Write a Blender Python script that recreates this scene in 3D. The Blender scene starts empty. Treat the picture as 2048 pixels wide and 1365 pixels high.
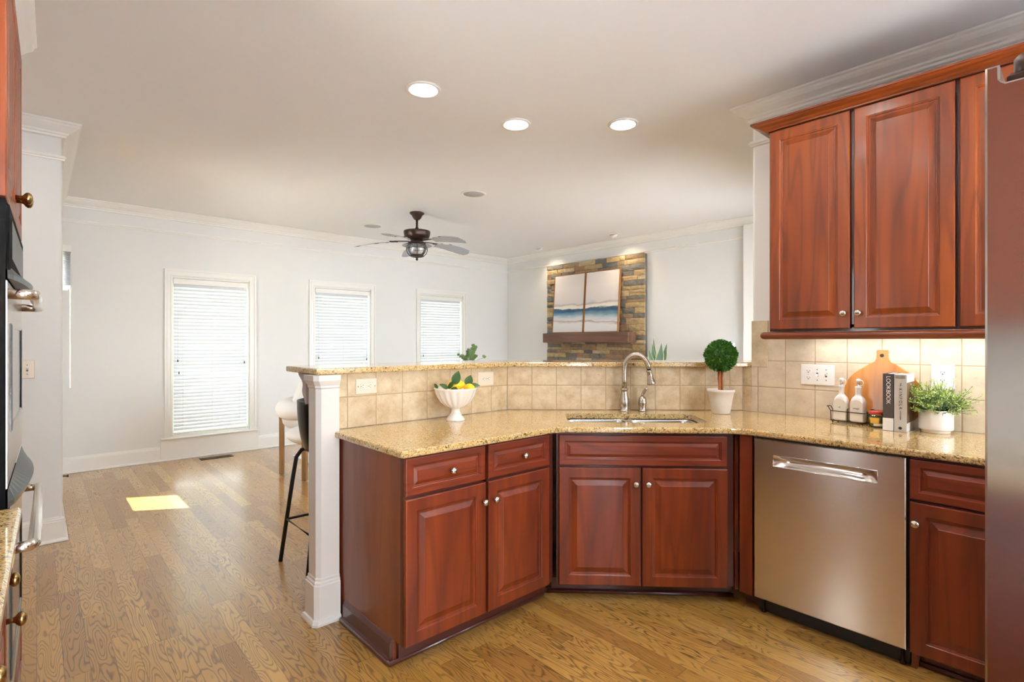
import bpy, bmesh, math, random
from mathutils import Matrix, Vector, noise
random.seed(7)
PI = math.pi
SC = bpy.context.scene
COL = SC.collection

# ------------------------------------------------------------------ camera, world, sun, exposure
FPX, CX, HY, CAMH, YAW = 1049.3, 1024.0, 683.7, 1.3535, math.radians(47.83)
cam = bpy.data.cameras.new('camera'); camo = bpy.data.objects.new('camera', cam); COL.objects.link(camo)
cam.sensor_width = 36.0; cam.lens = 36.0 * FPX / 2048.0
cam.shift_y = (HY - 682.5) / 2048.0
cam.clip_start = 0.03; cam.clip_end = 100
camo.location = (0, 0, CAMH)
# heading: forward = (cos YAW, sin YAW)
camo.rotation_euler = (PI / 2, 0, YAW - PI / 2)
SC.camera = camo
SC.view_settings.view_transform = 'Standard'
SC.view_settings.look = 'None'
SC.view_settings.gamma = 1.0
SC.view_settings.use_curve_mapping = False
SC.view_settings.exposure = 0.93
SC.cycles.max_bounces = 10
SC.cycles.diffuse_bounces = 6
SC.cycles.glossy_bounces = 5
SC.cycles.transmission_bounces = 8
SC.cycles.transparent_max_bounces = 12
SC.cycles.sample_clamp_indirect = 6.0
SC.cycles.caustics_reflective = False
SC.cycles.caustics_refractive = False

W = bpy.data.worlds.new('daylight'); SC.world = W; W.use_nodes = True
wn = W.node_tree.nodes; wl = W.node_tree.links; wn.clear()
wo = wn.new('ShaderNodeOutputWorld'); wb = wn.new('ShaderNodeBackground')
wt = wn.new('ShaderNodeTexCoord'); wsx = wn.new('ShaderNodeSeparateXYZ'); wr = wn.new('ShaderNodeValToRGB')
wr.color_ramp.elements[0].position = 0.42; wr.color_ramp.elements[0].color = (0.62, 0.63, 0.60, 1)
wr.color_ramp.elements[1].position = 0.56; wr.color_ramp.elements[1].color = (0.84, 0.93, 1.0, 1)
wm = wn.new('ShaderNodeMath'); wm.operation = 'MULTIPLY_ADD'; wm.inputs[1].default_value = 0.5; wm.inputs[2].default_value = 0.5
wl.new(wt.outputs['Generated'], wsx.inputs[0]); wl.new(wsx.outputs['Z'], wm.inputs[0]); wl.new(wm.outputs[0], wr.inputs[0])
wl.new(wr.outputs[0], wb.inputs['Color']); wb.inputs['Strength'].default_value = 9.0
wl.new(wb.outputs[0], wo.inputs['Surface'])

sun = bpy.data.lights.new('sun', 'SUN'); suno = bpy.data.objects.new('sun', sun); COL.objects.link(suno)
sun.energy = 420.0; sun.angle = 0.009; sun.color = (1.0, 0.95, 0.86)
sd = Vector((0.86, -0.51, -1.0)).normalized()          # direction the sunlight travels
suno.rotation_euler = sd.to_track_quat('-Z', 'Y').to_euler()
suno.location = (-6, 9, 8)

CAN_L = 62.0       # radiance of a recessed lamp lens
UC_L = 19.0        # radiance of the under-cabinet lamp

# ------------------------------------------------------------------ mesh helpers
def lin(*c):
    r = []
    for v in c:
        v /= 255.0
        r.append(v / 12.92 if v <= 0.04045 else ((v + 0.055) / 1.055) ** 2.4)
    return (r[0], r[1], r[2], 1.0)

class MB:
    def __init__(s): s.v = []; s.f = []; s.sm = []; s.mi = []
    def add(s, vs, fs, smooth=False, mi=0):
        n = len(s.v); s.v += [tuple(p) for p in vs]
        for f in fs: s.f.append(tuple(i + n for i in f)); s.sm.append(smooth); s.mi.append(mi)
        return s
    def box(s, x0, x1, y0, y1, z0, z1, bev=0.0, M=None, mi=0):
        x0, x1 = min(x0, x1), max(x0, x1); y0, y1 = min(y0, y1), max(y0, y1); z0, z1 = min(z0, z1), max(z0, z1)
        if bev > 0:
            b = min(bev, (x1 - x0) * .45, (y1 - y0) * .45, (z1 - z0) * .45)
            vs = []; idx = {}
            for ix, X in ((0, x0), (1, x1)):
                for iy, Y in ((0, y0), (1, y1)):
                    for iz, Z in ((0, z0), (1, z1)):
                        sx = b if ix == 0 else -b; sy = b if iy == 0 else -b; sz = b if iz == 0 else -b
                        idx[(ix, iy, iz, 'x')] = len(vs); vs.append((X, Y + sy, Z + sz))
                        idx[(ix, iy, iz, 'y')] = len(vs); vs.append((X + sx, Y, Z + sz))
                        idx[(ix, iy, iz, 'z')] = len(vs); vs.append((X + sx, Y + sy, Z))
            fs = []
            q = [(0, 0), (1, 0), (1, 1), (0, 1)]
            for i in (0, 1):
                a = [idx[(i, p, r, 'x')] for p, r in q]; fs.append(a if i else a[::-1])
                a = [idx[(p, i, r, 'y')] for p, r in q]; fs.append(a[::-1] if i else a)
                a = [idx[(p, r, i, 'z')] for p, r in q]; fs.append(a if i else a[::-1])
            for i in (0, 1):
                for j in (0, 1):
                    fs.append([idx[(i, j, 0, 'x')], idx[(i, j, 1, 'x')], idx[(i, j, 1, 'y')], idx[(i, j, 0, 'y')]])
                    fs.append([idx[(i, 0, j, 'x')], idx[(i, 1, j, 'x')], idx[(i, 1, j, 'z')], idx[(i, 0, j, 'z')]])
                    fs.append([idx[(0, i, j, 'y')], idx[(1, i, j, 'y')], idx[(1, i, j, 'z')], idx[(0, i, j, 'z')]])
            for i in (0, 1):
                for j in (0, 1):
                    for k in (0, 1):
                        fs.append([idx[(i, j, k, 'x')], idx[(i, j, k, 'y')], idx[(i, j, k, 'z')]])
        else:
            vs = [(x0, y0, z0), (x1, y0, z0), (x1, y1, z0), (x0, y1, z0), (x0, y0, z1), (x1, y0, z1), (x1, y1, z1), (x0, y1, z1)]
            fs = [(3, 2, 1, 0), (4, 5, 6, 7), (0, 1, 5, 4), (1, 2, 6, 5), (2, 3, 7, 6), (3, 0, 4, 7)]
        if M is not None: vs = [M @ Vector(p) for p in vs]
        return s.add(vs, fs, False, mi)
    def prism(s, poly, z0, z1, bev=0.0, M=None, mi=0):
        """poly counter-clockwise xy; extruded in z, optional rounded rim (list of (inset, z))"""
        n = len(poly); vs = []; 
        rings = [(0, z0), (0, z1)] if bev <= 0 else [(bev, z0), (bev * .3, z0 + bev * .3), (0, z0 + bev), (0, z1 - bev), (bev * .3, z1 - bev * .3), (bev, z1)]
        for ins, z in rings:
            for p in inset(poly, ins): vs.append((p[0], p[1], z))
        fs = []
        for k in range(len(rings) - 1):
            for i in range(n):
                j = (i + 1) % n
                fs.append((k * n + i, k * n + j, (k + 1) * n + j, (k + 1) * n + i))
        fs.append(tuple(range(n))[::-1]); m = (len(rings) - 1) * n; fs.append(tuple(range(m, m + n)))
        if M is not None: vs = [M @ Vector(p) for p in vs]
        return s.add(vs, fs, False, mi)
    def lathe(s, prof, c=(0, 0, 0), seg=32, M=None, mi=0, smooth=True, flute=None):
        vs = []; fs = []
        for (r, z) in prof:
            for i in range(seg):
                a = 2 * PI * i / seg
                rr = r if flute is None else r * flute(a, z)
                vs.append((c[0] + rr * math.cos(a), c[1] + rr * math.sin(a), c[2] + z))
        for k in range(len(prof) - 1):
            for i in range(seg):
                j = (i + 1) % seg
                fs.append((k * seg + i, k * seg + j, (k + 1) * seg + j, (k + 1) * seg + i))
        if prof[0][0] > 1e-6: fs.append(tuple(range(seg))[::-1])
        if prof[-1][0] > 1e-6: m = (len(prof) - 1) * seg; fs.append(tuple(range(m, m + seg)))
        if M is not None: vs = [M @ Vector(p) for p in vs]
        return s.add(vs, fs, smooth, mi)
    def tube(s, pts, r, seg=10, closed=False, M=None, mi=0, flat=1.0):
        pts = [Vector(p) for p in pts]; n = len(pts)
        rs = r if isinstance(r, (list, tuple)) else [r] * n
        vs = []; fs = []; prev = None
        for i, p in enumerate(pts):
            if closed: d = pts[(i + 1) % n] - pts[i - 1]
            else: d = pts[min(i + 1, n - 1)] - pts[max(i - 1, 0)]
            d.normalize()
            if prev is None:
                up = Vector((0, 0, 1)) if abs(d.z) < .9 else Vector((1, 0, 0))
                u = d.cross(up).normalized()
            else:
                u = (prev - d * prev.dot(d)).normalized()
            prev = u; w = d.cross(u)
            for k in range(seg):
                a = 2 * PI * k / seg
                vs.append(p + (u * math.cos(a) + w * math.sin(a) * flat) * rs[i])
        m = n if closed else n - 1
        for i in range(m):
            for k in range(seg):
                a = i * seg + k; b = i * seg + (k + 1) % seg
                c2 = ((i + 1) % n) * seg + (k + 1) % seg; d2 = ((i + 1) % n) * seg + k
                fs.append((a, b, c2, d2))
        if not closed:
            fs.append(tuple(range(seg))[::-1]); fs.append(tuple(range((n - 1) * seg, n * seg)))
        if M is not None: vs = [M @ Vector(p) for p in vs]
        return s.add(vs, fs, True, mi)
    def ell(s, c, rx, ry, rz, seg=24, rings=14, M=None, mi=0, fn=None):
        vs = []; fs = []
        for j in range(rings + 1):
            t = PI * j / rings
            for i in range(seg):
                a = 2 * PI * i / seg
                p = Vector((math.sin(t) * math.cos(a), math.sin(t) * math.sin(a), -math.cos(t)))
                k = 1.0 if fn is None else fn(p)
                vs.append((c[0] + rx * p.x * k, c[1] + ry * p.y * k, c[2] + rz * p.z * k))
        for j in range(rings):
            for i in range(seg):
                k = (i + 1) % seg
                fs.append((j * seg + i, j * seg + k, (j + 1) * seg + k, (j + 1) * seg + i))
        if M is not None: vs = [M @ Vector(p) for p in vs]
        return s.add(vs, fs, True, mi)
    def build(s, name, mat, parent=None, smooth=None, loc=None, merge=0.0):
        me = bpy.data.meshes.new(name); me.from_pydata(s.v, [], s.f)
        mats = mat if isinstance(mat, (list, tuple)) else [mat]
        for m in mats: me.materials.append(m)
        for p, sm, mi in zip(me.polygons, s.sm, s.mi): p.use_smooth = sm if smooth is None else smooth; p.material_index = mi
        bm = bmesh.new(); bm.from_mesh(me)
        if merge > 0: bmesh.ops.remove_doubles(bm, verts=bm.verts, dist=merge)
        bmesh.ops.recalc_face_normals(bm, faces=bm.faces)
        bm.to_mesh(me); bm.free(); me.update()
        o = bpy.data.objects.new(name, me); COL.objects.link(o)
        if parent is not None: o.parent = parent
        if loc is not None: o.location = loc
        return o

def inset(poly, d):
    if abs(d) < 1e-9: return list(poly)
    n = len(poly); out = []
    for i in range(n):
        p0 = Vector(poly[i - 1][:2]); p1 = Vector(poly[i][:2]); p2 = Vector(poly[(i + 1) % n][:2])
        a = (p1 - p0).normalized(); b = (p2 - p1).normalized()
        na = Vector((-a.y, a.x)); nb = Vector((-b.y, b.x))
        m = na + nb
        if m.length < 1e-6: m = na
        m.normalize(); c = max(0.3, m.dot(na))
        q = p1 + m * (d / c); out.append((q.x, q.y))
    return out

def rot(rz, loc=(0, 0, 0)): return Matrix.Translation(loc) @ Matrix.Rotation(rz, 4, 'Z')

def thing(name, label, cat, loc=(0, 0, 0), rz=0.0, group=None):
    o = bpy.data.objects.new(name, None); o.empty_display_size = .05; COL.objects.link(o)
    o.location = loc; o.rotation_euler = (0, 0, rz); o['label'] = label; o['category'] = cat
    if group: o['group'] = group
    return o
def tag(o, label, cat, group=None, kind=None):
    o['label'] = label; o['category'] = cat
    if group: o['group'] = group
    if kind: o['kind'] = kind
    return o
def struct(o): o['kind'] = 'structure'; return o
def copy_tree(o, parent=None):
    c = o.copy(); COL.objects.link(c)
    if parent is not None: c.parent = parent
    for ch in list(o.children): copy_tree(ch, c)
    return c

# ------------------------------------------------------------------ materials
def newmat(name):
    m = bpy.data.materials.new(name); m.use_nodes = True
    nt = m.node_tree; b = nt.nodes['Principled BSDF']
    return m, nt, b
def N(nt, t, **kw):
    n = nt.nodes.new(t)
    for k, v in kw.items():
        if k.startswith('i_'): n.inputs[k[2:].replace('_', ' ')].default_value = v
        else: setattr(n, k, v)
    return n
def L(nt, a, b): nt.links.new(a, b)
def plain(name, col, rough=.5, metal=0.0, coat=0.0, spec=None, bump=0, bscale=200, trans=0.0, emit=None, es=0, var=0.04, vscale=6):
    m, nt, b = newmat(name)
    tc = N(nt, 'ShaderNodeTexCoord'); nz = N(nt, 'ShaderNodeTexNoise'); nz.inputs['Scale'].default_value = vscale; nz.inputs['Detail'].default_value = 4
    L(nt, tc.outputs['Object'], nz.inputs['Vector'])
    mx = N(nt, 'ShaderNodeMix', data_type='RGBA')
    mx.inputs['A'].default_value = tuple(max(0, c * (1 - var)) for c in col[:3]) + (1,); mx.inputs['B'].default_value = tuple(min(1, c * (1 + var)) for c in col[:3]) + (1,)
    L(nt, nz.outputs['Fac'], mx.inputs['Factor']); L(nt, mx.outputs['Result'], b.inputs['Base Color'])
    b.inputs['Roughness'].default_value = rough; b.inputs['Metallic'].default_value = metal
    if coat: b.inputs['Coat Weight'].default_value = coat; b.inputs['Coat Roughness'].default_value = .08
    if spec is not None: b.inputs['Specular IOR Level'].default_value = spec
    if trans: b.inputs['Transmission Weight'].default_value = trans
    if emit: b.inputs['Emission Color'].default_value = emit; b.inputs['Emission Strength'].default_value = es
    if bump:
        n2 = N(nt, 'ShaderNodeTexNoise'); n2.inputs['Scale'].default_value = bscale; n2.inputs['Detail'].default_value = 3
        bp = N(nt, 'ShaderNodeBump'); bp.inputs['Strength'].default_value = bump; bp.inputs['Distance'].default_value = .002
        L(nt, tc.outputs['Object'], n2.inputs['Vector']); L(nt, n2.outputs['Fac'], bp.inputs['Height']); L(nt, bp.outputs[0], b.inputs['Normal'])
    return m

def ramp(nt, stops, fac):
    r = N(nt, 'ShaderNodeValToRGB'); e = r.color_ramp.elements
    e[0].position, e[0].color = stops[0]; e[1].position, e[1].color = stops[-1]
    for p, c in stops[1:-1]:
        x = e.new(p); x.color = c
    L(nt, fac, r.inputs[0]); return r
def mth(nt, op, a, b=None, c=None):
    n = N(nt, 'ShaderNodeMath', operation=op)
    for i, v in enumerate((a, b, c)):
        if v is None: continue
        if isinstance(v, (int, float)): n.inputs[i].default_value = v
        else: L(nt, v, n.inputs[i])
    return n.outputs[0]
def cmix(nt, fac, a, b, blend='MIX'):
    n = N(nt, 'ShaderNodeMix', data_type='RGBA', blend_type=blend)
    for k, v in (('Factor', fac), ('A', a), ('B', b)):
        if isinstance(v, (int, float, tuple)): n.inputs[k].default_value = v
        else: L(nt, v, n.inputs[k])
    return n.outputs['Result']

def wood(name, dark, mid, light, axis='z', scale=1.0, rough=.3, coat=.6, seed=0.0, contrast=1.0, lines=22, coat_r=.12, strip=0.0):
    """grain runs along `axis` in object space"""
    m, nt, b = newmat(name)
    tc = N(nt, 'ShaderNodeTexCoord'); mp = N(nt, 'ShaderNodeMapping')
    s = {'z': (9, 9, .9), 'x': (.9, 9, 9), 'y': (9, .9, 9)}[axis]
    mp.inputs['Scale'].default_value = tuple(k * scale for k in s); mp.inputs['Location'].default_value = (seed, seed * 1.7, seed * .6)
    L(nt, tc.outputs['Object'], mp.inputs['Vector'])
    n1 = N(nt, 'ShaderNodeTexNoise'); n1.inputs['Scale'].default_value = .8; n1.inputs['Detail'].default_value = 2; n1.inputs['Distortion'].default_value = .3
    L(nt, mp.outputs[0], n1.inputs['Vector'])
    w = mth(nt, 'SINE', mth(nt, 'MULTIPLY', n1.outputs['Fac'], lines * 2.0)); w = mth(nt, 'MULTIPLY_ADD', w, .5, .5)
    w = mth(nt, 'POWER', w, 3.0)
    mp2 = N(nt, 'ShaderNodeMapping'); mp2.inputs['Scale'].default_value = tuple(k * 12 * scale if k > 1 else k * 3 * scale for k in s)
    L(nt, tc.outputs['Object'], mp2.inputs['Vector'])
    n2 = N(nt, 'ShaderNodeTexNoise'); n2.inputs['Scale'].default_value = 2.0; n2.inputs['Detail'].default_value = 3
    L(nt, mp2.outputs[0], n2.inputs['Vector'])
    n3 = N(nt, 'ShaderNodeTexNoise'); n3.inputs['Scale'].default_value = 1.2; n3.inputs['Detail'].default_value = 2
    L(nt, mp.outputs[0], n3.inputs['Vector'])
    base = ramp(nt, [(.2, dark), (.46, mid), (.78, light)], n3.outputs['Fac'])
    c = cmix(nt, mth(nt, 'MULTIPLY', w, .35 * contrast), base.outputs[0], dark)
    c = cmix(nt, mth(nt, 'MULTIPLY', n2.outputs['Fac'], .28 * contrast), c, dark)
    if strip:
        sx = N(nt, 'ShaderNodeSeparateXYZ'); L(nt, tc.outputs['Object'], sx.inputs[0])
        cell = mth(nt, 'FLOOR', mth(nt, 'DIVIDE', sx.outputs['X'], strip))
        wn_ = N(nt, 'ShaderNodeTexWhiteNoise', noise_dimensions='1D'); L(nt, cell, wn_.inputs['W'])
        c = cmix(nt, mth(nt, 'MULTIPLY', wn_.outputs['Value'], .75), c, dark)
    L(nt, c, b.inputs['Base Color'])
    b.inputs['Roughness'].default_value = rough; b.inputs['Coat Weight'].default_value = coat; b.inputs['Coat Roughness'].default_value = coat_r
    return m

def granite():
    m, nt, b = newmat('granite_speckled_gold')
    tc = N(nt, 'ShaderNodeTexCoord')
    def noi(sc, det=2, dist=0.0, stretch=None):
        n = N(nt, 'ShaderNodeTexNoise'); n.inputs['Scale'].default_value = sc; n.inputs['Detail'].default_value = det; n.inputs['Distortion'].default_value = dist
        L(nt, tc.outputs['Object'], n.inputs['Vector']); return n.outputs['Fac']
    v = N(nt, 'ShaderNodeTexVoronoi'); v.inputs['Scale'].default_value = 190; L(nt, tc.outputs['Object'], v.inputs['Vector'])
    sp = N(nt, 'ShaderNodeSeparateColor'); L(nt, v.outputs['Color'], sp.inputs[0])
    base = ramp(nt, [(.0, lin(150, 118, 72)), (.22, lin(190, 156, 96)), (.5, lin(214, 182, 122)), (.78, lin(224, 202, 154)), (1, lin(196, 178, 148))], sp.outputs[0])
    big = noi(4.5, 3)
    c = cmix(nt, mth(nt, 'MULTIPLY', big, .45), base.outputs[0], lin(214, 172, 98))
    dk = noi(92, 3, 1.0); dm = ramp(nt, [(.57, (0, 0, 0, 1)), (.625, (1, 1, 1, 1))], dk)
    c = cmix(nt, mth(nt, 'MULTIPLY', dm.outputs[0], .85), c, lin(62, 50, 40))
    gy = noi(48, 2, .6); gm = ramp(nt, [(.64, (0, 0, 0, 1)), (.72, (1, 1, 1, 1))], gy)
    c = cmix(nt, mth(nt, 'MULTIPLY', gm.outputs[0], .5), c, lin(128, 112, 98))
    br = noi(30, 3, .8); bmk = ramp(nt, [(.64, (0, 0, 0, 1)), (.74, (1, 1, 1, 1))], br)
    c = cmix(nt, mth(nt, 'MULTIPLY', bmk.outputs[0], .6), c, lin(120, 78, 36))
    L(nt, c, b.inputs['Base Color'])
    b.inputs['Roughness'].default_value = .12; b.inputs['Specular IOR Level'].default_value = .6
    b.inputs['Coat Weight'].default_value = .5; b.inputs['Coat Roughness'].default_value = .05
    return m

def tile_mat(name, x0, z0, pitch=.158, ax='X', pale=0.0):
    """square stone tiles: grout lines at ax = x0 + k*pitch, z = z0 + k*pitch, in object space"""
    m, nt, b = newmat(name)
    tc = N(nt, 'ShaderNodeTexCoord'); sx = N(nt, 'ShaderNodeSeparateXYZ'); L(nt, tc.outputs['Object'], sx.inputs[0])
    def grid(o, off):
        t = mth(nt, 'DIVIDE', mth(nt, 'SUBTRACT', o, off), pitch)
        fr = mth(nt, 'FRACT', mth(nt, 'ADD', t, 50.0)); cell = mth(nt, 'FLOOR', t)
        d = mth(nt, 'MULTIPLY', mth(nt, 'SUBTRACT', .5, mth(nt, 'ABSOLUTE', mth(nt, 'SUBTRACT', fr, .5))), pitch)
        return d, cell
    dx, cx = grid(sx.outputs[ax], x0); dz, cz = grid(sx.outputs['Z'], z0)
    d = mth(nt, 'MINIMUM', dx, dz)
    g = N(nt, 'ShaderNodeMapRange'); g.inputs['From Min'].default_value = .0013; g.inputs['From Max'].default_value = .0028; L(nt, d, g.inputs[0])
    cv = N(nt, 'ShaderNodeCombineXYZ'); L(nt, cx, cv.inputs[0]); L(nt, cz, cv.inputs[1])
    wnz = N(nt, 'ShaderNodeTexWhiteNoise'); L(nt, cv.outputs[0], wnz.inputs['Vector'])
    n1 = N(nt, 'ShaderNodeTexNoise', noise_dimensions='4D'); n1.inputs['Scale'].default_value = 14; n1.inputs['Detail'].default_value = 6; n1.inputs['Roughness'].default_value = .65
    L(nt, tc.outputs['Object'], n1.inputs['Vector']); L(nt, mth(nt, 'MULTIPLY', wnz.outputs['Value'], 20.0), n1.inputs['W'])
    c0 = ramp(nt, [(.3, lin(176, 152, 116)), (.5, lin(204, 184, 150)), (.7, lin(222, 208, 180))], n1.outputs['Fac'])
    n2 = N(nt, 'ShaderNodeTexNoise'); n2.inputs['Scale'].default_value = 38; n2.inputs['Detail'].default_value = 4; n2.inputs['Distortion'].default_value = 1.5; L(nt, tc.outputs['Object'], n2.inputs['Vector'])
    pit = ramp(nt, [(.62, (0, 0, 0, 1)), (.7, (1, 1, 1, 1))], n2.outputs['Fac'])
    c = cmix(nt, mth(nt, 'MULTIPLY', pit.outputs[0], .45), c0.outputs[0], lin(164, 132, 92))
    c = cmix(nt, mth(nt, 'MULTIPLY', wnz.outputs['Value'], .22), c, lin(204, 180, 140))
    c = cmix(nt, pale, c, lin(228, 222, 212))  # pale: white light painted into the tile colour
    c = cmix(nt, g.outputs[0], lin(172, 148, 112), c)
    L(nt, c, b.inputs['Base Color']); b.inputs['Roughness'].default_value = .42
    bp = N(nt, 'ShaderNodeBump'); bp.inputs['Strength'].default_value = .6; bp.inputs['Distance'].default_value = .002
    g2 = N(nt, 'ShaderNodeMapRange'); g2.inputs['From Min'].default_value = .001; g2.inputs['From Max'].default_value = .005; L(nt, d, g2.inputs[0])
    L(nt, mth(nt, 'SUBTRACT', g2.outputs[0], mth(nt, 'MULTIPLY', pit.outputs[0], .15)), bp.inputs['Height']); L(nt, bp.outputs[0], b.inputs['Normal'])
    return m

def floor_mat():
    m, nt, b = newmat('oak_plank_floor')
    tc = N(nt, 'ShaderNodeTexCoord'); sx = N(nt, 'ShaderNodeSeparateXYZ'); L(nt, tc.outputs['Object'], sx.inputs[0])
    PW = .083
    tx = mth(nt, 'DIVIDE', sx.outputs['X'], PW); col = mth(nt, 'FLOOR', tx); fx = mth(nt, 'FRACT', mth(nt, 'ADD', tx, 100.0))
    w1 = N(nt, 'ShaderNodeTexWhiteNoise', noise_dimensions='1D'); L(nt, col, w1.inputs['W'])
    ty = mth(nt, 'DIVIDE', mth(nt, 'ADD', sx.outputs['Y'], mth(nt, 'MULTIPLY', w1.outputs['Value'], 7.0)), .95)
    row = mth(nt, 'FLOOR', ty); fy = mth(nt, 'FRACT', mth(nt, 'ADD', ty, 100.0))
    cv = N(nt, 'ShaderNodeCombineXYZ'); L(nt, col, cv.inputs[0]); L(nt, row, cv.inputs[1])
    w2 = N(nt, 'ShaderNodeTexWhiteNoise'); L(nt, cv.outputs[0], w2.inputs['Vector'])
    sc = N(nt, 'ShaderNodeSeparateColor'); L(nt, w2.outputs['Color'], sc.inputs[0])
    mp = N(nt, 'ShaderNodeMapping'); mp.inputs['Scale'].default_value = (12.0, 1.9, 1); L(nt, tc.outputs['Object'], mp.inputs['Vector'])
    n1 = N(nt, 'ShaderNodeTexNoise', noise_dimensions='4D'); n1.inputs['Scale'].default_value = 1.25; n1.inputs['Detail'].default_value = 1.5; n1.inputs['Roughness'].default_value = .45
    L(nt, mp.outputs[0], n1.inputs['Vector']); L(nt, mth(nt, 'MULTIPLY', w2.outputs['Value'], 40.0), n1.inputs['W'])
    ln = mth(nt, 'SINE', mth(nt, 'MULTIPLY', n1.outputs['Fac'], 115.0)); ln = mth(nt, 'MULTIPLY_ADD', ln, .5, .5)
    ln = mth(nt, 'POWER', ln, 4.0)
    mp3 = N(nt, 'ShaderNodeMapping'); mp3.inputs['Scale'].default_value = (260, 10, 1); L(nt, tc.outputs['Object'], mp3.inputs['Vector'])
    n3 = N(nt, 'ShaderNodeTexNoise'); n3.inputs['Scale'].default_value = 1; n3.inputs['Detail'].default_value = 3; L(nt, mp3.outputs[0], n3.inputs['Vector'])
    n4 = N(nt, 'ShaderNodeTexNoise'); n4.inputs['Scale'].default_value = 3; n4.inputs['Detail'].default_value = 2; L(nt, tc.outputs['Object'], n4.inputs['Vector'])
    base = ramp(nt, [(0, lin(160, 114, 48)), (.35, lin(182, 136, 60)), (.7, lin(192, 146, 70)), (1, lin(206, 162, 84))], sc.outputs[0])
    amt = mth(nt, 'MULTIPLY', ln, mth(nt, 'MULTIPLY_ADD', sc.outputs[1], .38, .42))
    c = cmix(nt, amt, base.outputs[0], lin(66, 38, 12))
    c = cmix(nt, mth(nt, 'MULTIPLY', n3.outputs['Fac'], .32), c, lin(104, 68, 28))
    c = cmix(nt, mth(nt, 'MULTIPLY', n4.outputs['Fac'], .15), c, lin(204, 160, 100))
    ex = mth(nt, 'MULTIPLY', mth(nt, 'SUBTRACT', .5, mth(nt, 'ABSOLUTE', mth(nt, 'SUBTRACT', fx, .5))), PW)
    ey = mth(nt, 'MULTIPLY', mth(nt, 'SUBTRACT', .5, mth(nt, 'ABSOLUTE', mth(nt, 'SUBTRACT', fy, .5))), .95)
    e = mth(nt, 'MINIMUM', ex, ey)
    g = N(nt, 'ShaderNodeMapRange'); g.inputs['From Min'].default_value = .0002; g.inputs['From Max'].default_value = .0012; L(nt, e, g.inputs[0])
    c = cmix(nt, g.outputs[0], lin(92, 62, 34), c)
    L(nt, c, b.inputs['Base Color']); b.inputs['Roughness'].default_value = .34; b.inputs['Specular IOR Level'].default_value = .45
    b.inputs['Coat Weight'].default_value = .75; b.inputs['Coat Roughness'].default_value = .17
    bp = N(nt, 'ShaderNodeBump'); bp.inputs['Strength'].default_value = .12; bp.inputs['Distance'].default_value = .002
    L(nt, mth(nt, 'ADD', mth(nt, 'MULTIPLY', g.outputs[0], 1.0), mth(nt, 'MULTIPLY', n3.outputs['Fac'], .4)), bp.inputs['Height']); L(nt, bp.outputs[0], b.inputs['Normal'])
    return m

def steel(name, col, rough=.26, axis='x', aniso=.9, arot=0.0):
    m, nt, b = newmat(name)
    tc = N(nt, 'ShaderNodeTexCoord'); mp = N(nt, 'ShaderNodeMapping')
    mp.inputs['Scale'].default_value = {'x': (3, 600, 600), 'z': (600, 600, 3), 'y': (600, 3, 600)}[axis]
    L(nt, tc.outputs['Object'], mp.inputs['Vector'])
    n = N(nt, 'ShaderNodeTexNoise'); n.inputs['Scale'].default_value = 1; n.inputs['Detail'].default_value = 2; L(nt, mp.outputs[0], n.inputs['Vector'])
    c = cmix(nt, n.outputs['Fac'], tuple(k * .96 for k in col[:3]) + (1,), col); L(nt, c, b.inputs['Base Color'])
    b.inputs['Metallic'].default_value = 1.0
    L(nt, mth(nt, 'MULTIPLY_ADD', n.outputs['Fac'], .06, rough - .03), b.inputs['Roughness'])
    tg = N(nt, 'ShaderNodeTangent', direction_type='RADIAL', axis='Z'); L(nt, tg.outputs[0], b.inputs['Tangent'])
    b.inputs['Anisotropic'].default_value = aniso; b.inputs['Anisotropic Rotation'].default_value = arot
    return m

def stone_mat():
    m, nt, b = newmat('ledge_stone')
    ge = N(nt, 'ShaderNodeNewGeometry'); tc = N(nt, 'ShaderNodeTexCoord')
    c0 = ramp(nt, [(0, lin(128, 124, 116)), (.16, lin(188, 164, 122)), (.3, lin(150, 128, 102)), (.42, lin(196, 170, 124)), (.55, lin(132, 130, 126)), (.68, lin(166, 138, 106)), (.82, lin(202, 182, 146)), (.92, lin(112, 112, 112)), (1, lin(180, 156, 124))], ge.outputs['Random Per Island'])
    c0.color_ramp.interpolation = 'CONSTANT'
    n = N(nt, 'ShaderNodeTexNoise'); n.inputs['Scale'].default_value = 16; n.inputs['Detail'].default_value = 8; n.inputs['Roughness'].default_value = .7; L(nt, tc.outputs['Object'], n.inputs['Vector'])
    v = ramp(nt, [(.3, (.5, .5, .5, 1)), (.5, (.85, .84, .82, 1)), (.7, (1.1, 1.06, 1.0, 1))], n.outputs['Fac'])
    c = cmix(nt, .8, c0.outputs[0], v.outputs[0], 'MULTIPLY')
    L(nt, c, b.inputs['Base Color']); b.inputs['Roughness'].default_value = .85
    bp = N(nt, 'ShaderNodeBump'); bp.inputs['Strength'].default_value = 1.0; bp.inputs['Distance'].default_value = .015
    L(nt, n.outputs['Fac'], bp.inputs['Height']); L(nt, bp.outputs[0], b.inputs['Normal'])
    return m

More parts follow.
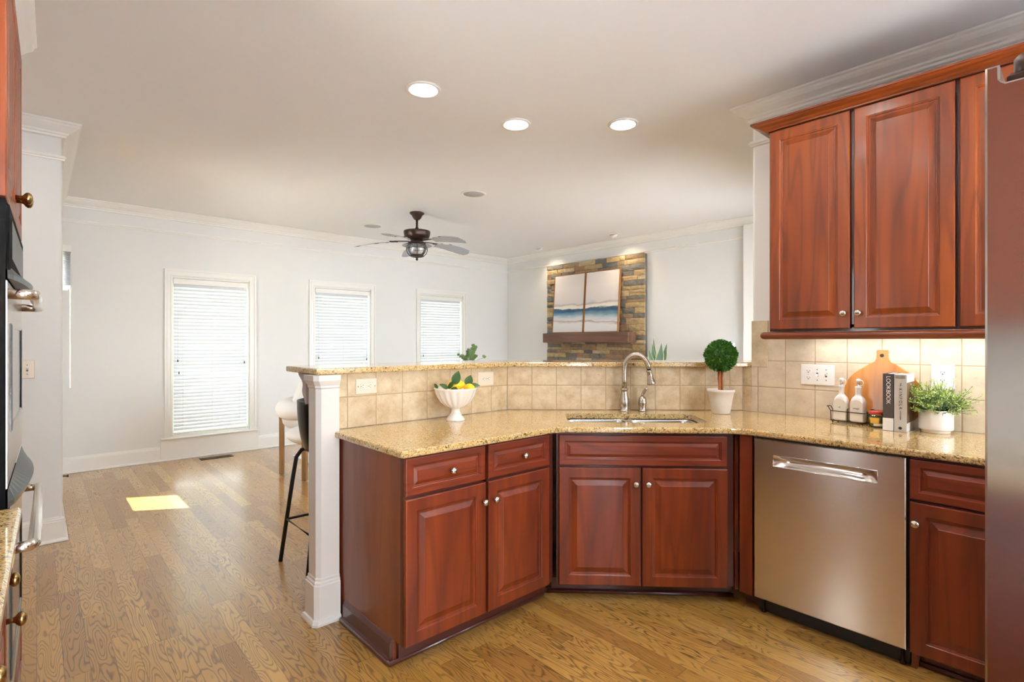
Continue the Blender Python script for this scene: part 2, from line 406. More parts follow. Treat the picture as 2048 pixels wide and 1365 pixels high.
def painting_mat(name, w, h, shift):
    """abstract pale seascape; object space x across, z up, origin at bottom centre"""
    m, nt, b = newmat(name)
    tc = N(nt, 'ShaderNodeTexCoord'); mp = N(nt, 'ShaderNodeMapping'); mp.inputs['Location'].default_value = (shift, 0, 0); L(nt, tc.outputs['Object'], mp.inputs['Vector'])
    sx = N(nt, 'ShaderNodeSeparateXYZ'); L(nt, mp.outputs[0], sx.inputs[0])
    st = N(nt, 'ShaderNodeMapping'); st.inputs['Scale'].default_value = (1.2, 1, 5); L(nt, mp.outputs[0], st.inputs['Vector'])
    n1 = N(nt, 'ShaderNodeTexNoise'); n1.inputs['Scale'].default_value = 3; n1.inputs['Detail'].default_value = 7; n1.inputs['Roughness'].default_value = .65; L(nt, st.outputs[0], n1.inputs['Vector'])
    n2 = N(nt, 'ShaderNodeTexNoise'); n2.inputs['Scale'].default_value = 1.6; n2.inputs['Detail'].default_value = 2; L(nt, mp.outputs[0], n2.inputs['Vector'])
    zz = mth(nt, 'DIVIDE', sx.outputs['Z'], h)
    wob = mth(nt, 'MULTIPLY_ADD', n1.outputs['Fac'], .10, -.05); wob2 = mth(nt, 'MULTIPLY_ADD', n2.outputs['Fac'], .16, -.08)
    z2 = mth(nt, 'ADD', mth(nt, 'ADD', zz, wob), wob2)
    r = ramp(nt, [(0, lin(222, 220, 220)), (.15, lin(226, 224, 224)), (.19, lin(176, 150, 146)), (.2, lin(218, 216, 216)), (.25, lin(196, 204, 210)), (.30, lin(120, 152, 170)), (.36, lin(44, 84, 112)), (.40, lin(58, 92, 116)), (.415, lin(232, 226, 214)), (.45, lin(226, 218, 208)), (.47, lin(176, 170, 170)), (.5, lin(214, 208, 206)), (.75, lin(228, 221, 217)), (1, lin(224, 216, 212))], z2)
    L(nt, r.outputs[0], b.inputs['Base Color']); b.inputs['Roughness'].default_value = .7
    return m

M = {}
M['wall'] = plain('painted_wall_white', lin(226, 226, 224), .6, var=.01, bump=.08, bscale=300)
M['ceiling'] = plain('painted_ceiling', lin(238, 238, 238), .8, var=.01, bump=.08, bscale=300)
M['trim'] = plain('trim_gloss_white', lin(234, 232, 227), .3, var=.01)
M['post'] = plain('post_paint', lin(232, 228, 222), .35, var=.01)
M['floor'] = floor_mat()
M['cherry'] = wood('cherry_cabinet', lin(82, 30, 3), lin(138, 60, 7), lin(168, 82, 14), rough=.44, coat=.16, lines=24, coat_r=.16, contrast=1.1)
M['cherry_h'] = wood('cherry_cabinet_rail', lin(74, 28, 4), lin(120, 50, 7), lin(146, 66, 12), axis='y', rough=.44, coat=.25, coat_r=.16, contrast=1.4)
M['cherry_low'] = wood('cherry_base', lin(74, 24, 6), lin(118, 42, 11), lin(144, 60, 16), rough=.42, coat=.24, lines=24, coat_r=.15, seed=3, contrast=1.05)
M['cherry_low_h'] = wood('cherry_base_rail', lin(74, 24, 6), lin(118, 40, 11), lin(140, 55, 16), axis='x', rough=.42, coat=.24, seed=5, coat_r=.15, contrast=1.3)
M['cherry_side'] = wood('cherry_end_panel', lin(104, 46, 22), lin(146, 74, 40), lin(166, 92, 52), rough=.42, coat=.35, seed=8, strip=.11, coat_r=.2)
M['cherry_dark'] = plain('cherry_shadow_frame', lin(72, 20, 12), .4, coat=.5)  # darker plain cherry for frames, bodies and toe kicks
M['toe'] = plain('toe_moulding_purple_brown', lin(84, 42, 38), .35, coat=.6, var=.2, vscale=30)
M['granite'] = granite()
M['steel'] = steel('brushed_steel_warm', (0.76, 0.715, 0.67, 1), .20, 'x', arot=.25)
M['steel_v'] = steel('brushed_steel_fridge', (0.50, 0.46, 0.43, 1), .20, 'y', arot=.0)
M['steel_sink'] = steel('sink_steel', (0.66, 0.65, 0.63, 1), .22, 'x')
M['nickel'] = plain('brushed_nickel', (0.50, 0.44, 0.37, 1), .24, 1.0)
M['knob'] = plain('satin_nickel_knob', (0.66, 0.62, 0.56, 1), .22, 1.0)
M['bronze'] = plain('antique_brass', (0.36, 0.24, 0.10, 1), .25, 1.0)
M['dark_metal'] = plain('dark_bronze_metal', lin(58, 42, 36), .38, .6)
M['black'] = plain('black_plastic', lin(16, 16, 17), .35)
M['black_gloss'] = plain('black_glass', lin(10, 11, 13), .08)
M['oven_body'] = plain('oven_side_black', lin(10, 10, 11), .75, spec=.08)
M['graphite'] = plain('graphite_visor', lin(52, 56, 60), .35, .5)
M['iron'] = plain('black_wire', lin(22, 20, 19), .4, .3)
M['chrome'] = plain('polished_steel', (0.72, 0.72, 0.72, 1), .12, 1.0)
M['plate'] = plain('switch_plate_white', lin(238, 237, 234), .25, var=.01)
M['plate_warm'] = plain('outlet_plate_almond', lin(226, 212, 192), .3, var=.01)
M['device_warm'] = plain('outlet_device_almond', lin(234, 224, 208), .25, var=.01)
M['slot'] = plain('slot_dark', lin(40, 32, 26), .6)
M['ceramic'] = plain('ceramic_white', lin(236, 232, 228), .12, coat=.6, var=.01)
M['ceramic_matte'] = plain('ceramic_matte_white', lin(232, 228, 222), .4, var=.02)
M['pot_rough'] = plain('whitewashed_pot', lin(214, 208, 198), .8, bump=.5, bscale=60, var=.05)
M['lemon'] = plain('lemon_peel', lin(246, 200, 14), .38, bump=.4, bscale=260, var=.06, coat=.2)
M['leaf_dark'] = plain('leaf_green_dark', lin(48, 84, 32), .45, var=.3, vscale=30)
M['leaf_box'] = plain('boxwood_leaf', lin(66, 118, 34), .35, var=.5, vscale=60)
M['leaf_light'] = plain('leaf_green_light', lin(184, 204, 104), .5, var=.3, vscale=70)
M['leaf_sage'] = plain('leaf_sage', lin(134, 158, 112), .55, var=.25, vscale=40)
M['leaf_rubber'] = plain('leaf_sage_dark', lin(98, 124, 74), .5, var=.3, vscale=20)
M['snake'] = plain('snake_plant_leaf', lin(58, 88, 62), .45, var=.4, vscale=18)
M['snake_edge'] = plain('snake_plant_edge', lin(196, 204, 130), .5)
M['bark'] = plain('stem_bark', lin(172, 104, 58), .7, var=.3, vscale=50, bump=.5, bscale=90)
M['soil'] = plain('soil', lin(58, 42, 30), .9, bump=.8, bscale=80, var=.4, vscale=60)
M['board'] = wood('cutting_board_wood', lin(150, 86, 30), lin(206, 140, 62), lin(226, 166, 84), rough=.38, coat=.3, strip=.062, lines=18)
M['boucle'] = plain('boucle_fabric', lin(232, 228, 222), .95, bump=1.0, bscale=160, var=.05, vscale=90)
M['pillow'] = plain('pillow_linen', lin(226, 222, 214), .95, bump=.5, bscale=220)
M['oak_leg'] = wood('oak_leg', lin(120, 88, 54), lin(152, 116, 74), lin(170, 134, 90), rough=.45, coat=.2)
M['mantle'] = wood('mantel_beam_wood', lin(70, 44, 32), lin(112, 76, 56), lin(134, 94, 70), axis='y', rough=.6, coat=.1, lines=14, contrast=1.3)
M['frame_oak'] = plain('picture_frame_wood', lin(146, 98, 52), .5, var=.2)
M['stone'] = stone_mat()
M['mortar'] = plain('mortar_dark', lin(104, 98, 90), .95, var=.3)
M['gravel'] = M['mortar']
M['blind'] = None
M['book_black'] = plain('book_cloth_charcoal', lin(72, 64, 62), .7, var=.05)
M['book_grey'] = plain('book_cover_grey', lin(186, 180, 172), .6, var=.03)
M['book_band'] = plain('book_band_white', lin(222, 220, 216), .6, var=.02)
M['paper'] = plain('paper_pages', lin(236, 232, 222), .8, var=.05, vscale=200)
M['ink'] = plain('ink_black', lin(34, 30, 28), .6)
M['ink_white'] = plain('ink_white', lin(238, 234, 228), .6)
M['cover_brown'] = plain('book_cover_photo', lin(120, 88, 66), .5, var=.6, vscale=26)
M['lid_red'] = plain('jar_lid_red', lin(196, 62, 44), .35, coat=.3)
M['label_y'] = plain('jar_label_yellow', lin(232, 188, 84), .6, var=.25, vscale=60)
M['label_w'] = plain('jar_label_cream', lin(236, 228, 204), .6)
M['pickle'] = plain('pickled_green_olive', lin(112, 112, 44), .4, var=.5, vscale=60)
M['rug'] = plain('rug_pale_grey', lin(214, 214, 214), .95, bump=.6, bscale=200, var=.12, vscale=14)
M['shade'] = plain('lamp_shade_white', lin(236, 234, 228), .8, var=.01)
M['console'] = plain('console_white_paint', lin(226, 224, 220), .4)
M['speaker'] = plain('speaker_grille', lin(186, 186, 182), .7, bump=1.0, bscale=900, var=.04)
M['lens'] = plain('lamp_lens', (1, .96, .9, 1), .5, emit=(1.0, .95, .90, 1), es=CAN_L)
M['lens_spot'] = plain('spot_lens', (1, .96, .9, 1), .5, emit=(1.0, .93, .80, 1), es=14)
M['strip_lens'] = plain('under_cabinet_lens', (1, .96, .9, 1), .5, emit=(1.0, .97, .95, 1), es=UC_L)
M['vent'] = plain('vent_bronze', lin(58, 46, 36), .5, .4)
M['exterior'] = plain('exterior_awning_paint', lin(190, 190, 186), .8)

def glass(name, tint=(1, 1, 1, 1), gl=.08, rough=.02):
    m, nt, b = newmat(name); nt.nodes.remove(b)
    o = nt.nodes['Material Output']; t = N(nt, 'ShaderNodeBsdfTransparent'); t.inputs['Color'].default_value = tint
    g = N(nt, 'ShaderNodeBsdfGlossy'); g.inputs['Roughness'].default_value = rough; lw = N(nt, 'ShaderNodeLayerWeight'); lw.inputs['Blend'].default_value = .25
    mx = N(nt, 'ShaderNodeMixShader'); L(nt, mth(nt, 'MULTIPLY_ADD', lw.outputs['Fresnel'], .9, gl * .4), mx.inputs[0]); L(nt, t.outputs[0], mx.inputs[1]); L(nt, g.outputs[0], mx.inputs[2]); L(nt, mx.outputs[0], o.inputs['Surface'])
    return m
M['glass'] = glass('window_glass')
M['glass_jar'] = glass('jar_glass', (.96, .97, .93, 1), .2)
M['glass_globe'] = glass('seeded_glass', (.9, .93, .95, 1), .4, .15)
def blind_mat():
    m, nt, b = newmat('blind_slat_white'); b.inputs['Base Color'].default_value = lin(222, 225, 229); b.inputs['Roughness'].default_value = .45
    o = nt.nodes['Material Output']; t = N(nt, 'ShaderNodeBsdfTranslucent'); t.inputs['Color'].default_value = (.9, .93, .97, 1)
    mx = N(nt, 'ShaderNodeMixShader'); mx.inputs[0].default_value = .012; L(nt, b.outputs[0], mx.inputs[1]); L(nt, t.outputs[0], mx.inputs[2]); L(nt, mx.outputs[0], o.inputs['Surface'])
    return m
M['blind'] = blind_mat()
def blade_mat():
    m, nt, b = newmat('fan_blade_palm'); tc = N(nt, 'ShaderNodeTexCoord'); sx = N(nt, 'ShaderNodeSeparateXYZ'); L(nt, tc.outputs['Object'], sx.inputs[0])
    w = mth(nt, 'FRACT', mth(nt, 'MULTIPLY', mth(nt, 'ADD', mth(nt, 'MULTIPLY', sx.outputs['Y'], 1.0), 5.0), 55.0))
    r = ramp(nt, [(.26, lin(70, 70, 74)), (.36, lin(196, 200, 206))], w); L(nt, r.outputs[0], b.inputs['Base Color']); b.inputs['Roughness'].default_value = .5
    return m
M['blade'] = blade_mat()

# ------------------------------------------------------------------ room shell
CEIL = 2.83; WY = 7.046; FX = 6.27; XW = 3.352; WE = 1.438
floor = struct(MB().box(-1.0, 6.45, -1.5, 7.2, -.06, 0).build('floor', M['floor']))
ceil = struct(MB().box(-1.0, 6.45, -1.5, 7.2, CEIL, CEIL + .08).build('ceiling', M['ceiling']))

def wall_x(name, x0, x1, y0, y1, holes=(), mat=None):
    """wall running along x between y0..y1 thick; holes (xa, xb, za, zb)"""
    b = MB(); xs = x0
    for (xa, xb, za, zb) in sorted(holes):
        b.box(xs, xa, y0, y1, 0, CEIL); b.box(xa, xb, y0, y1, 0, za) if za > 0 else None; b.box(xa, xb, y0, y1, zb, CEIL); xs = xb
    b.box(xs, x1, y0, y1, 0, CEIL)
    return struct(b.build(name, mat or M['wall']))
def wall_y(name, y0, y1, x0, x1, holes=(), mat=None):
    b = MB(); ys = y0
    for (ya, yb, za, zb) in sorted(holes):
        b.box(x0, x1, ys, ya, 0, CEIL)
        if za > 0: b.box(x0, x1, ya, yb, 0, za)
        b.box(x0, x1, ya, yb, zb, CEIL); ys = yb
    b.box(x0, x1, ys, y1, 0, CEIL)
    return struct(b.build(name, mat or M['wall']))

WC = [1.553, 3.190, 4.856]; HW = .412; WZ0, WZ1 = .272, 2.098
wall_x('wall_back', -.02, FX + .15, WY, WY + .15, [(c - HW, c + HW, WZ0, WZ1) for c in WC])
DY0, DY1 = 5.34, 6.16
wall_y('wall_left', 4.85, WY, -.02, .13, [(4.93, 5.22, 1.16, 2.12), (DY0, DY1, 0, 2.12)])
# pier wall with softly rounded outer corner
pb = MB(); r_ = .018
pp = [(-.85, 4.85), (-.85, 4.70)] + [(.13 - r_ + r_ * math.sin(a), 4.70 + r_ - r_ * math.cos(a)) for a in [i * PI / 12 for i in range(7)]] + [(.13, 4.85)]
pb.prism(pp, 0, CEIL); struct(pb.build('wall_pier', M['wall']))
wall_y('wall_kitchen', -1.5, 4.70, -.85, -.70, [(1.54, 1.86, 1.0, 2.2)])
wall_x('wall_front', -.70, XW, -1.5, -1.35, [(-.45, .95, .25, 2.35), (2.05, 3.2, .95, 2.35)])
pb = MB()
pp = [(XW, -1.5), (XW + .15, -1.5), (XW + .198, 1.29), (XW + .198, WE)] + [(XW + r_ - r_ * math.sin(a), WE - r_ + r_ * math.cos(a)) for a in [i * PI / 12 for i in range(7)]]
pb.prism(pp, 0, CEIL); struct(pb.build('wall_right', M['wall']))
wall_y('wall_fireplace', 1.29, WY, FX, FX + .15)
wall_x('wall_side', XW + .199, FX, 1.29, WE, [(3.72, 6.1, .10, 2.4)])
def fill_window(k, x0, x1, y0, y1, z0, z1, n, along):  # unseen windows, added to bring daylight in
    b = MB(); g = MB()
    for i in range(n + 1):
        u = i / n
        if along == 'x': c = x0 + (x1 - x0) * u; b.box(c - .022, c + .022, y0, y1, z0 + .001, z1 - .001)
        else: c = y0 + (y1 - y0) * u; b.box(x0, x1, c - .022, c + .022, z0 + .001, z1 - .001)
    for (a, c) in ((z0 + .001, z0 + .05), (z1 - .05, z1 - .001)): b.box(x0 + .001, x1 - .001, y0 + .001, y1 - .001, a, c)
    f = struct(b.build('window_%d' % k, M['trim']))
    if along == 'x': MB().box(x0, x1, (y0 + y1) / 2 - .002, (y0 + y1) / 2 + .002, z0, z1).build('window_glass', M['glass'], f)
    else: MB().box((x0 + x1) / 2 - .002, (x0 + x1) / 2 + .002, y0, y1, z0, z1).build('window_glass', M['glass'], f)
fill_window(4, 3.74, 6.08, 1.33, 1.37, .10, 2.4, 3, 'x')  # added for cool daylight in the living room
fill_window(5, .03, .07, 4.95, 5.20, 1.16, 2.12, 1, 'y')  # added high window, more daylight past the pier
fill_window(6, -.43, .93, -1.44, -1.40, .25, 2.35, 2, 'x')  # added opening behind the camera as daylight fill
fill_window(8, -.80, -.76, 1.56, 1.84, 1.0, 2.2, 1, 'y')  # added so the dishwasher front reflects a bright streak
struct(MB().box(-2.1, -.86, 1.1, 3.3, 2.24, 2.30).build('trim_12', M['exterior']))  # unseen slab added to keep direct sun out of that window
fill_window(7, 2.07, 3.18, -1.44, -1.40, .95, 2.35, 2, 'x')  # second added front window, lifting light onto the kitchen ceiling

def mould(path, prof, name, mat, parent=None, close_ends=True):
    """sweep (out, z) profile along an xy path, room interior on the left of the path"""
    P = [Vector(p) for p in path]; n = len(P); mit = []
    for i in range(n):
        ds = []
        if i > 0: ds.append((P[i] - P[i - 1]).normalized())
        if i < n - 1: ds.append((P[i + 1] - P[i]).normalized())
        ns = [Vector((-d.y, d.x)) for d in ds]
        m = sum(ns, Vector((0, 0))); m.normalize(); c = m.dot(ns[0]); mit.append(m / max(c, .2))
    vs = []; fs = []; k = len(prof)
    for i in range(n):
        for (o, z) in prof: q = P[i] + mit[i] * o; vs.append((q.x, q.y, z))
    for i in range(n - 1):
        for j in range(k):
            jj = (j + 1) % k
            fs.append((i * k + j, i * k + jj, (i + 1) * k + jj, (i + 1) * k + j))
    fs.append(tuple(range(k))); fs.append(tuple(range((n - 1) * k, n * k))[::-1])
    return MB().add(vs, fs).build(name, mat, parent)
CP = [(.0005, 2.829), (.098, 2.829), (.098, 2.818), (.088, 2.812), (.083, 2.802), (.068, 2.787), (.045, 2.772), (.034, 2.766), (.030, 2.756), (.020, 2.750), (.018, 2.738), (.010, 2.734), (.0005, 2.734)]
BP = [(.0005, 2.618), (.010, 2.616), (.013, 2.608), (.020, 2.604), (.020, 2.597), (.012, 2.592), (.010, 2.584), (.0005, 2.582)]
room = [(XW, -1.34), (XW, WE), (FX, WE), (FX, WY), (.13, WY), (.13, 4.70), (-.70, 4.70), (-.70, -1.34)]
struct(mould(room, CP, 'trim_1', M['trim']))
struct(mould(room, BP, 'trim_2', M['trim']))
SP = [(.0005, .002), (.030, .002), (.030, .010), (.024, .020), (.016, .024), (.016, .138), (.013, .142), (.013, .150), (.009, .156), (.008, .166), (.0005, .167)]
struct(mould([(FX, 2.78), (FX, 4.08)], SP, 'baseboard_right', M['trim']))
struct(mould([(FX, 6.03), (FX, WY), (.13, WY), (.13, DY1 + .09)], SP, 'baseboard_back', M['trim']))
struct(mould([(.13, DY0 - .09), (.13, 4.70), (-.70, 4.70), (-.70, 2.84)], SP, 'baseboard_left', M['trim']))
struct(MB().box(FX - .055, FX - .001, 2.615, 2.775, 0.001, 2.733, .004).build('trim_3', M['trim']))
struct(MB().box(WC[0] - .525, WC[0] + .51, WY - .022, WY - .017, .024, .240, .002).build('trim_4', M['trim']))

# ------------------------------------------------------------------ windows with blinds
def window(k, c):
    fr = MB(); y = WY; o = .485; z1 = 2.183
    # casing: flat band, raised back band, inner bead
    for (a, bq, t) in ((o - .001, HW + .0005, .014), (o, o - .02, .026), (o - .026, o - .034, .018), (HW + .012, HW, .020)):
        fr.box(c - a, c - bq, y - t, y - .0005, .255, z1 - (o - a)); fr.box(c + bq, c + a, y - t, y - .0005, .255, z1 - (o - a))
        fr.box(c - bq, c + bq, y - t, y - .0005, z1 - (o - bq), z1 - (o - a))
    f = struct(fr.build('window_%d' % k, M['trim']))
    sl = MB().box(c - .525, c + .51, y - .06, y + .03, .243, .262, .006)
    sl.build('window_sill', M['trim'], f)
    # jamb liner and sashes
    s = MB()
    for sx in (-1, 1): s.box(c + sx * (HW - .012), c + sx * (HW - .001), y + .001, y + .14, WZ0 + .001, WZ1 - .001)
    s.box(c - HW + .001, c + HW - .001, y + .001, y + .14, WZ1 - .014, WZ1 - .001); s.box(c - HW + .001, c + HW - .001, y + .001, y + .14, WZ0 + .001, WZ0 + .014)
    s.build('window_frame', M['trim'], f)
    q = MB(); zm = (WZ0 + WZ1) / 2 - .02
    for (za, zb, yy) in ((WZ0 + .015, zm + .02, y + .085), (zm - .02, WZ1 - .015, y + .115)):
        q.box(c - HW + .013, c - HW + .055, yy, yy + .028, za, zb); q.box(c + HW - .055, c + HW - .013, yy, yy + .028, za, zb)
        q.box(c - HW + .056, c + HW - .056, yy, yy + .028, za, za + .045); q.box(c - HW + .056, c + HW - .056, yy, yy + .028, zb - .045, zb)
        for gx in (-.115, .115): q.box(c + gx - .01, c + gx + .01, yy + .004, yy + .024, za + .046, zb - .046)
        zc = (za + zb) / 2; q.box(c - HW + .056, c + HW - .056, yy + .006, yy + .022, zc - .01, zc + .01)
    q.build('window_sash', M['trim'], f)
    g = MB().box(c - HW + .056, c + HW - .056, y + .098, y + .101, WZ0 + .06, zm - .02).box(c - HW + .056, c + HW - .056, y + .128, y + .131, zm + .02, WZ1 - .06)
    g.build('window_glass', M['glass'], f)
    return f
def blind(c, label, dz=0.0):
    y = WY + .035; w = HW - .020
    t = thing('window_blind', label, 'blind', (c, y, 2.08), 0, 'white slatted window blinds')
    h = MB().box(-w, w, -.030, .028, -.050, -.002, .004); h.box(-w - .004, w + .004, -.036, -.031, -.062, -.001, .002)
    h.build('headrail', M['trim'], t)
    s = MB(); n = 41; pitch = (2.08 - .062 - WZ0 - .05) / n
    for i in range(n):
        z = -.075 - pitch * i; tl = math.radians(68 + 3 * math.sin(i * 1.7 + c))
        # slat: slightly crowned thin strip, inner edge lower
        hw = .0245; cr = .003; ps = []
        for u in (-1, -.33, .33, 1):
            px = u * hw * math.cos(tl); pz = u * hw * math.sin(tl)
            nx = -math.sin(tl) * cr * (1 - u * u); nzz = math.cos(tl) * cr * (1 - u * u)
            ps.append((px + nx, pz + nzz))
        ps2 = [(p[0] + .0010, p[1] + .0022) for p in ps[::-1]]
        lp = ps + ps2; m = len(lp); j = .0015 * math.sin(i * 2.3)
        vs = [(-w + .003, p[0], z + p[1]) for p in lp] + [(w - .003, p[0], z + p[1] + j) for p in lp]
        fs = [(a, (a + 1) % m, (a + 1) % m + m, a + m) for a in range(m)] + [tuple(range(m)), tuple(range(m, 2 * m))[::-1]]
        s.add(vs, fs)
    s.build('slats', M['blind'], t)
    zb = WZ0 + .018 - 2.08
    MB().box(-w, w, -.022, .018, zb, zb + .02, .005).build('bottom_rail', M['trim'], t)
    cd = MB()
    for gx in (-.30, .0, .30): cd.tube([(gx, -.034, -.06), (gx, -.034, zb + .01)], .0011, 6)
    cd.build('ladder_cord', M['trim'], t)
    MB().tube([(-w + .04, -.036, -.05), (-w + .04, -.036, -.93)], .0012, 6).build('pull_cord', M['trim'], t)
    MB().tube([(w - .04, -.036, -.05), (w - .04, -.036, -.97)], .0012, 6).build('pull_cord', M['trim'], t)
    for (gx, gz) in ((-w + .04, -.95), (-w + .052, -1.09), (w - .04, -.985)):
        MB().lathe([(.003, 0), (.006, -.012), (.0065, -.03), (.0, -.031)], (gx, -.038, gz + .02), 10).build('cord_tassel', M['dark_metal'], t)
names = ['white slatted blind in the leftmost window, left of the white post', 'white slatted blind in the middle window, seen above the bar end', 'white slatted blind in the right window, nearest the fireplace corner']
for k, c in enumerate(WC):
    window(k + 1, c); blind(c, names[k])

# glazed door in the left wall (behind the pier), its blind, lever and the doorstop
dr = struct(MB().box(.0, .04, DY0 + .02, DY0 + .115, .012, 2.10, .002).box(.0, .04, DY1 - .215, DY1 - .02, .012, 2.10, .002).box(.0, .04, DY0 + .115, DY1 - .215, .012, .62).box(.0, .04, DY0 + .115, DY1 - .215, 1.98, 2.10).box(.005, .035, DY0 + .115, DY1 - .215, 1.06, 1.085).build('door_1', M['trim']))
MB().box(.018, .022, DY0 + .115, DY1 - .215, .62, 1.98).build('door_glass', M['glass'], dr)
hb = MB().lathe([(.026, 0), (.026, .006), (.012, .012), (.010, .05)], (0, 0, 0), 20, Matrix.Translation((.04, DY1 - .085, .93)) @ Matrix.Rotation(PI / 2, 4, 'Y'))
hb.tube([(.085, DY1 - .085, .93), (.093, DY1 - .085, .93), (.093, DY1 - .10, .93), (.090, DY1 - .19, .928)], .009, 10)
hb.lathe([(.022, 0), (.022, .008), (.014, .014), (.012, .022)], (0, 0, 0), 20, Matrix.Translation((.04, DY1 - .085, 1.06)) @ Matrix.Rotation(PI / 2, 4, 'Y'))
hb.build('door_handle', M['black'], dr)
cs = MB()
for (a, b_) in ((DY0 - .085, DY0), (DY1, DY1 + .085)):
    cs.box(.1305, .146, a, b_, .001, 2.20); 
cs.box(.1305, .146, DY0, DY1, 2.12, 2.20)
for yy in (DY0 - .0, DY1 - .015): cs.box(-.015, .130, yy, yy + .015, .001, 2.105)
cs.box(-.015, .130, DY0, DY1, 2.105, 2.119)
struct(cs.build('trim_5', M['trim']))
bt = thing('door_blind', 'raised white slatted blind with a long wand on the door behind the left pier', 'blind', (.175, 5.74, 2.10))
MB().box(-.028, .03, -.30, .30, -.035, .02, .004).build('headrail', M['trim'], bt)
sl = MB()
for i in range(24): sl.box(-.025, .025, -.29, .29, -.046 - i * .011, -.043 - i * .011)
sl.build('slats', M['blind'], bt)
MB().tube([(.035, .10, -.03), (.037, .10, -.4), (.037, .10, -1.14)], .0045, 8).build('wand', M['trim'], bt)
MB().tube([(.04 + .022 * math.sin(PI * i / 12), .2, -.04 - .30 * i / 12) for i in range(13)], .0018, 6).build('pull_cord', M['trim'], bt)
ds = MB().tube([(.147, 6.58, .075), (.215, 6.56, .07)], .006, 8).lathe([(.012, 0), (.012, .014), (.0, .015)], (0, 0, 0), 12, Matrix.Translation((.212, 6.561, .07)) @ Matrix.Rotation(PI / 2, 4, 'Y'))
tag(ds.build('door_stop', M['black']), 'small black door stop low on the baseboard behind the left pier', 'door stop')
struct(MB().box(-2.6, 7.0, WY + .16, 8.9, 2.62, 2.72).build('trim_11', M['exterior']))  # unseen eave added to keep the sun off the blinds
struct(MB().box(-1.05, -.05, 4.86, 7.15, 2.33, 2.38).build('trim_6', M['exterior']))  # unseen awning added to cut off the sun patch from the door
struct(MB().box(-.85, 12, 7.2, 20, -.12, -.06).build('floor_lawn', plain('lawn_grass', lin(92, 104, 74), .95, var=.2)))  # unseen ground, added dark to keep the blinds from glowing
struct(MB().box(-8, 9, -14, -1.6, -.12, -.06).box(3.56, 9, -1.59, 1.28, -.12, -.06).build('floor_terrace', plain('terrace_paving', lin(206, 212, 222), .9, var=.04)))  # unseen pale ground added to bounce sunlight onto the ceilings
struct(MB().box(-8, -.86, -1.59, 12, -.12, -.06).build('floor_patio', plain('patio', lin(216, 212, 202), .9, var=.05)))  # unseen pale ground added to throw sunlight up through the door

# ------------------------------------------------------------------ peninsula wall, tiles, bar top, post
PL = Vector((2.25, 2.53)); PR = Vector((3.34, 1.495)); DA = math.atan2(PR.y - PL.y, PR.x - PL.x); DLEN = (PR - PL).length
dn = Vector((-math.sin(DA), math.cos(DA)))          # towards the living room
def off(p, d): return (p.x + dn.x * d, p.y + dn.y * d)
pw = MB(); a_ = off(PR, .013)
pw.prism([(1.102, 2.543), (PL.x + .005, 2.543), (XW - .001, 1.508), (XW - .001, WE + .001), (3.54, WE + .001), (2.325, 2.672), (1.102, 2.672)], 0, 1.1915)
pen = struct(pw.build('wall_peninsula', M['wall']))
MB().box(1.085, PL.x, 2.53, 2.542, .9145, 1.1915).build('backsplash', tile_mat('tile_left', 1.168, .914), pen)
dt = MB().box(0.002, DLEN, 0, .012, .9145, 1.1915).build('backsplash', tile_mat('tile_sink', 0.0, .914), pen)
dt.location = (PL.x, PL.y, 0); dt.rotation_euler = (0, 0, DA)
rt = MB().box(3.340, XW - .0005, -.10, WE, .9145, 1.40).build('backsplash', tile_mat('tile_right', 1.236 - .1625 * 7, .914 - .004, .1625, 'Y', .38), None)  # paler mix here paints in the white light under the cabinets
rt.name = 'trim_7'; struct(rt)
rt2 = MB().box(3.336, 3.3398, 1.338, WE - .001, 1.197, 1.483, .001).build('trim_8', tile_mat('tile_strip', 1.236 - .1625 * 6 - .02, 1.197 - .02, .33, 'Y', .1)); struct(rt2)
rt3 = MB().box(3.340, XW - .0005, 1.338, WE, 1.4005, 1.483); struct(rt3.build('trim_9', tile_mat('tile_strip_upper', 1.236 - .98, 1.197, .33, 'Y')))
rt4 = MB().box(3.3405, 3.351, WE + .001, 1.494, .9145, 1.1915); struct(rt4.build('trim_10', tile_mat('tile_return', 1.236 - .1625 * 7, .91, .1625, 'Y')))

bar = MB().prism([(.997, 2.50), (2.238, 2.50), (3.336, 1.462), (3.352, 1.4395), (3.90, 1.4395), (2.425, 2.915), (.997, 2.915)], 1.192, 1.222, .006)
tag(bar.build('bar_ledge', M['granite']), 'raised speckled gold granite bar top on the tiled peninsula wall', 'countertop')

pt = thing('post', 'white square chamfered post with moulded base at the peninsula end', 'post', (1.04, 2.53, 0))
def chq(x0, x1, y0, y1, c): return [(x0 + c, y0), (x1, y0), (x1, y1), (x0, y1), (x0, y0 + c)]
def ringpoly(b, specs, c=.02):
    vs = []; fs = []
    for (g, z) in specs:
        for p in chq(-.05 - g, .0595, -.055 - g, .05 + g, c): vs.append((p[0], p[1], z))
    n = 5
    for k in range(len(specs) - 1):
        for i in range(n):
            j = (i + 1) % n; fs.append((k * n + i, k * n + j, (k + 1) * n + j, (k + 1) * n + i))
    fs.append(tuple(range(n))[::-1]); m = (len(specs) - 1) * n; fs.append(tuple(range(m, m + n)))
    return b.add(vs, fs)
ringpoly(MB(), [(0, .2202), (0, 1.125)]).build('shaft', M['post'], pt)
ringpoly(MB(), [(.028, .001), (.028, .012), (.022, .024), (.014, .028), (.014, .185), (.010, .19), (.010, .198), (.004, .205), (.004, .214), (0, .22)]).build('base', M['post'], pt)
ringpoly(MB(), [(0, 1.1255), (.004, 1.132), (.004, 1.140), (.010, 1.150), (.018, 1.165), (.018, 1.191)]).build('capital', M['post'], pt)
cb = MB(); cbp = []
for i in range(13):
    a = i / 12; cbp.append((.0 + .10 * (1 - a) ** .8 * (.75 + .25 * math.cos(a * 9)), 1.190 - .15 * a))
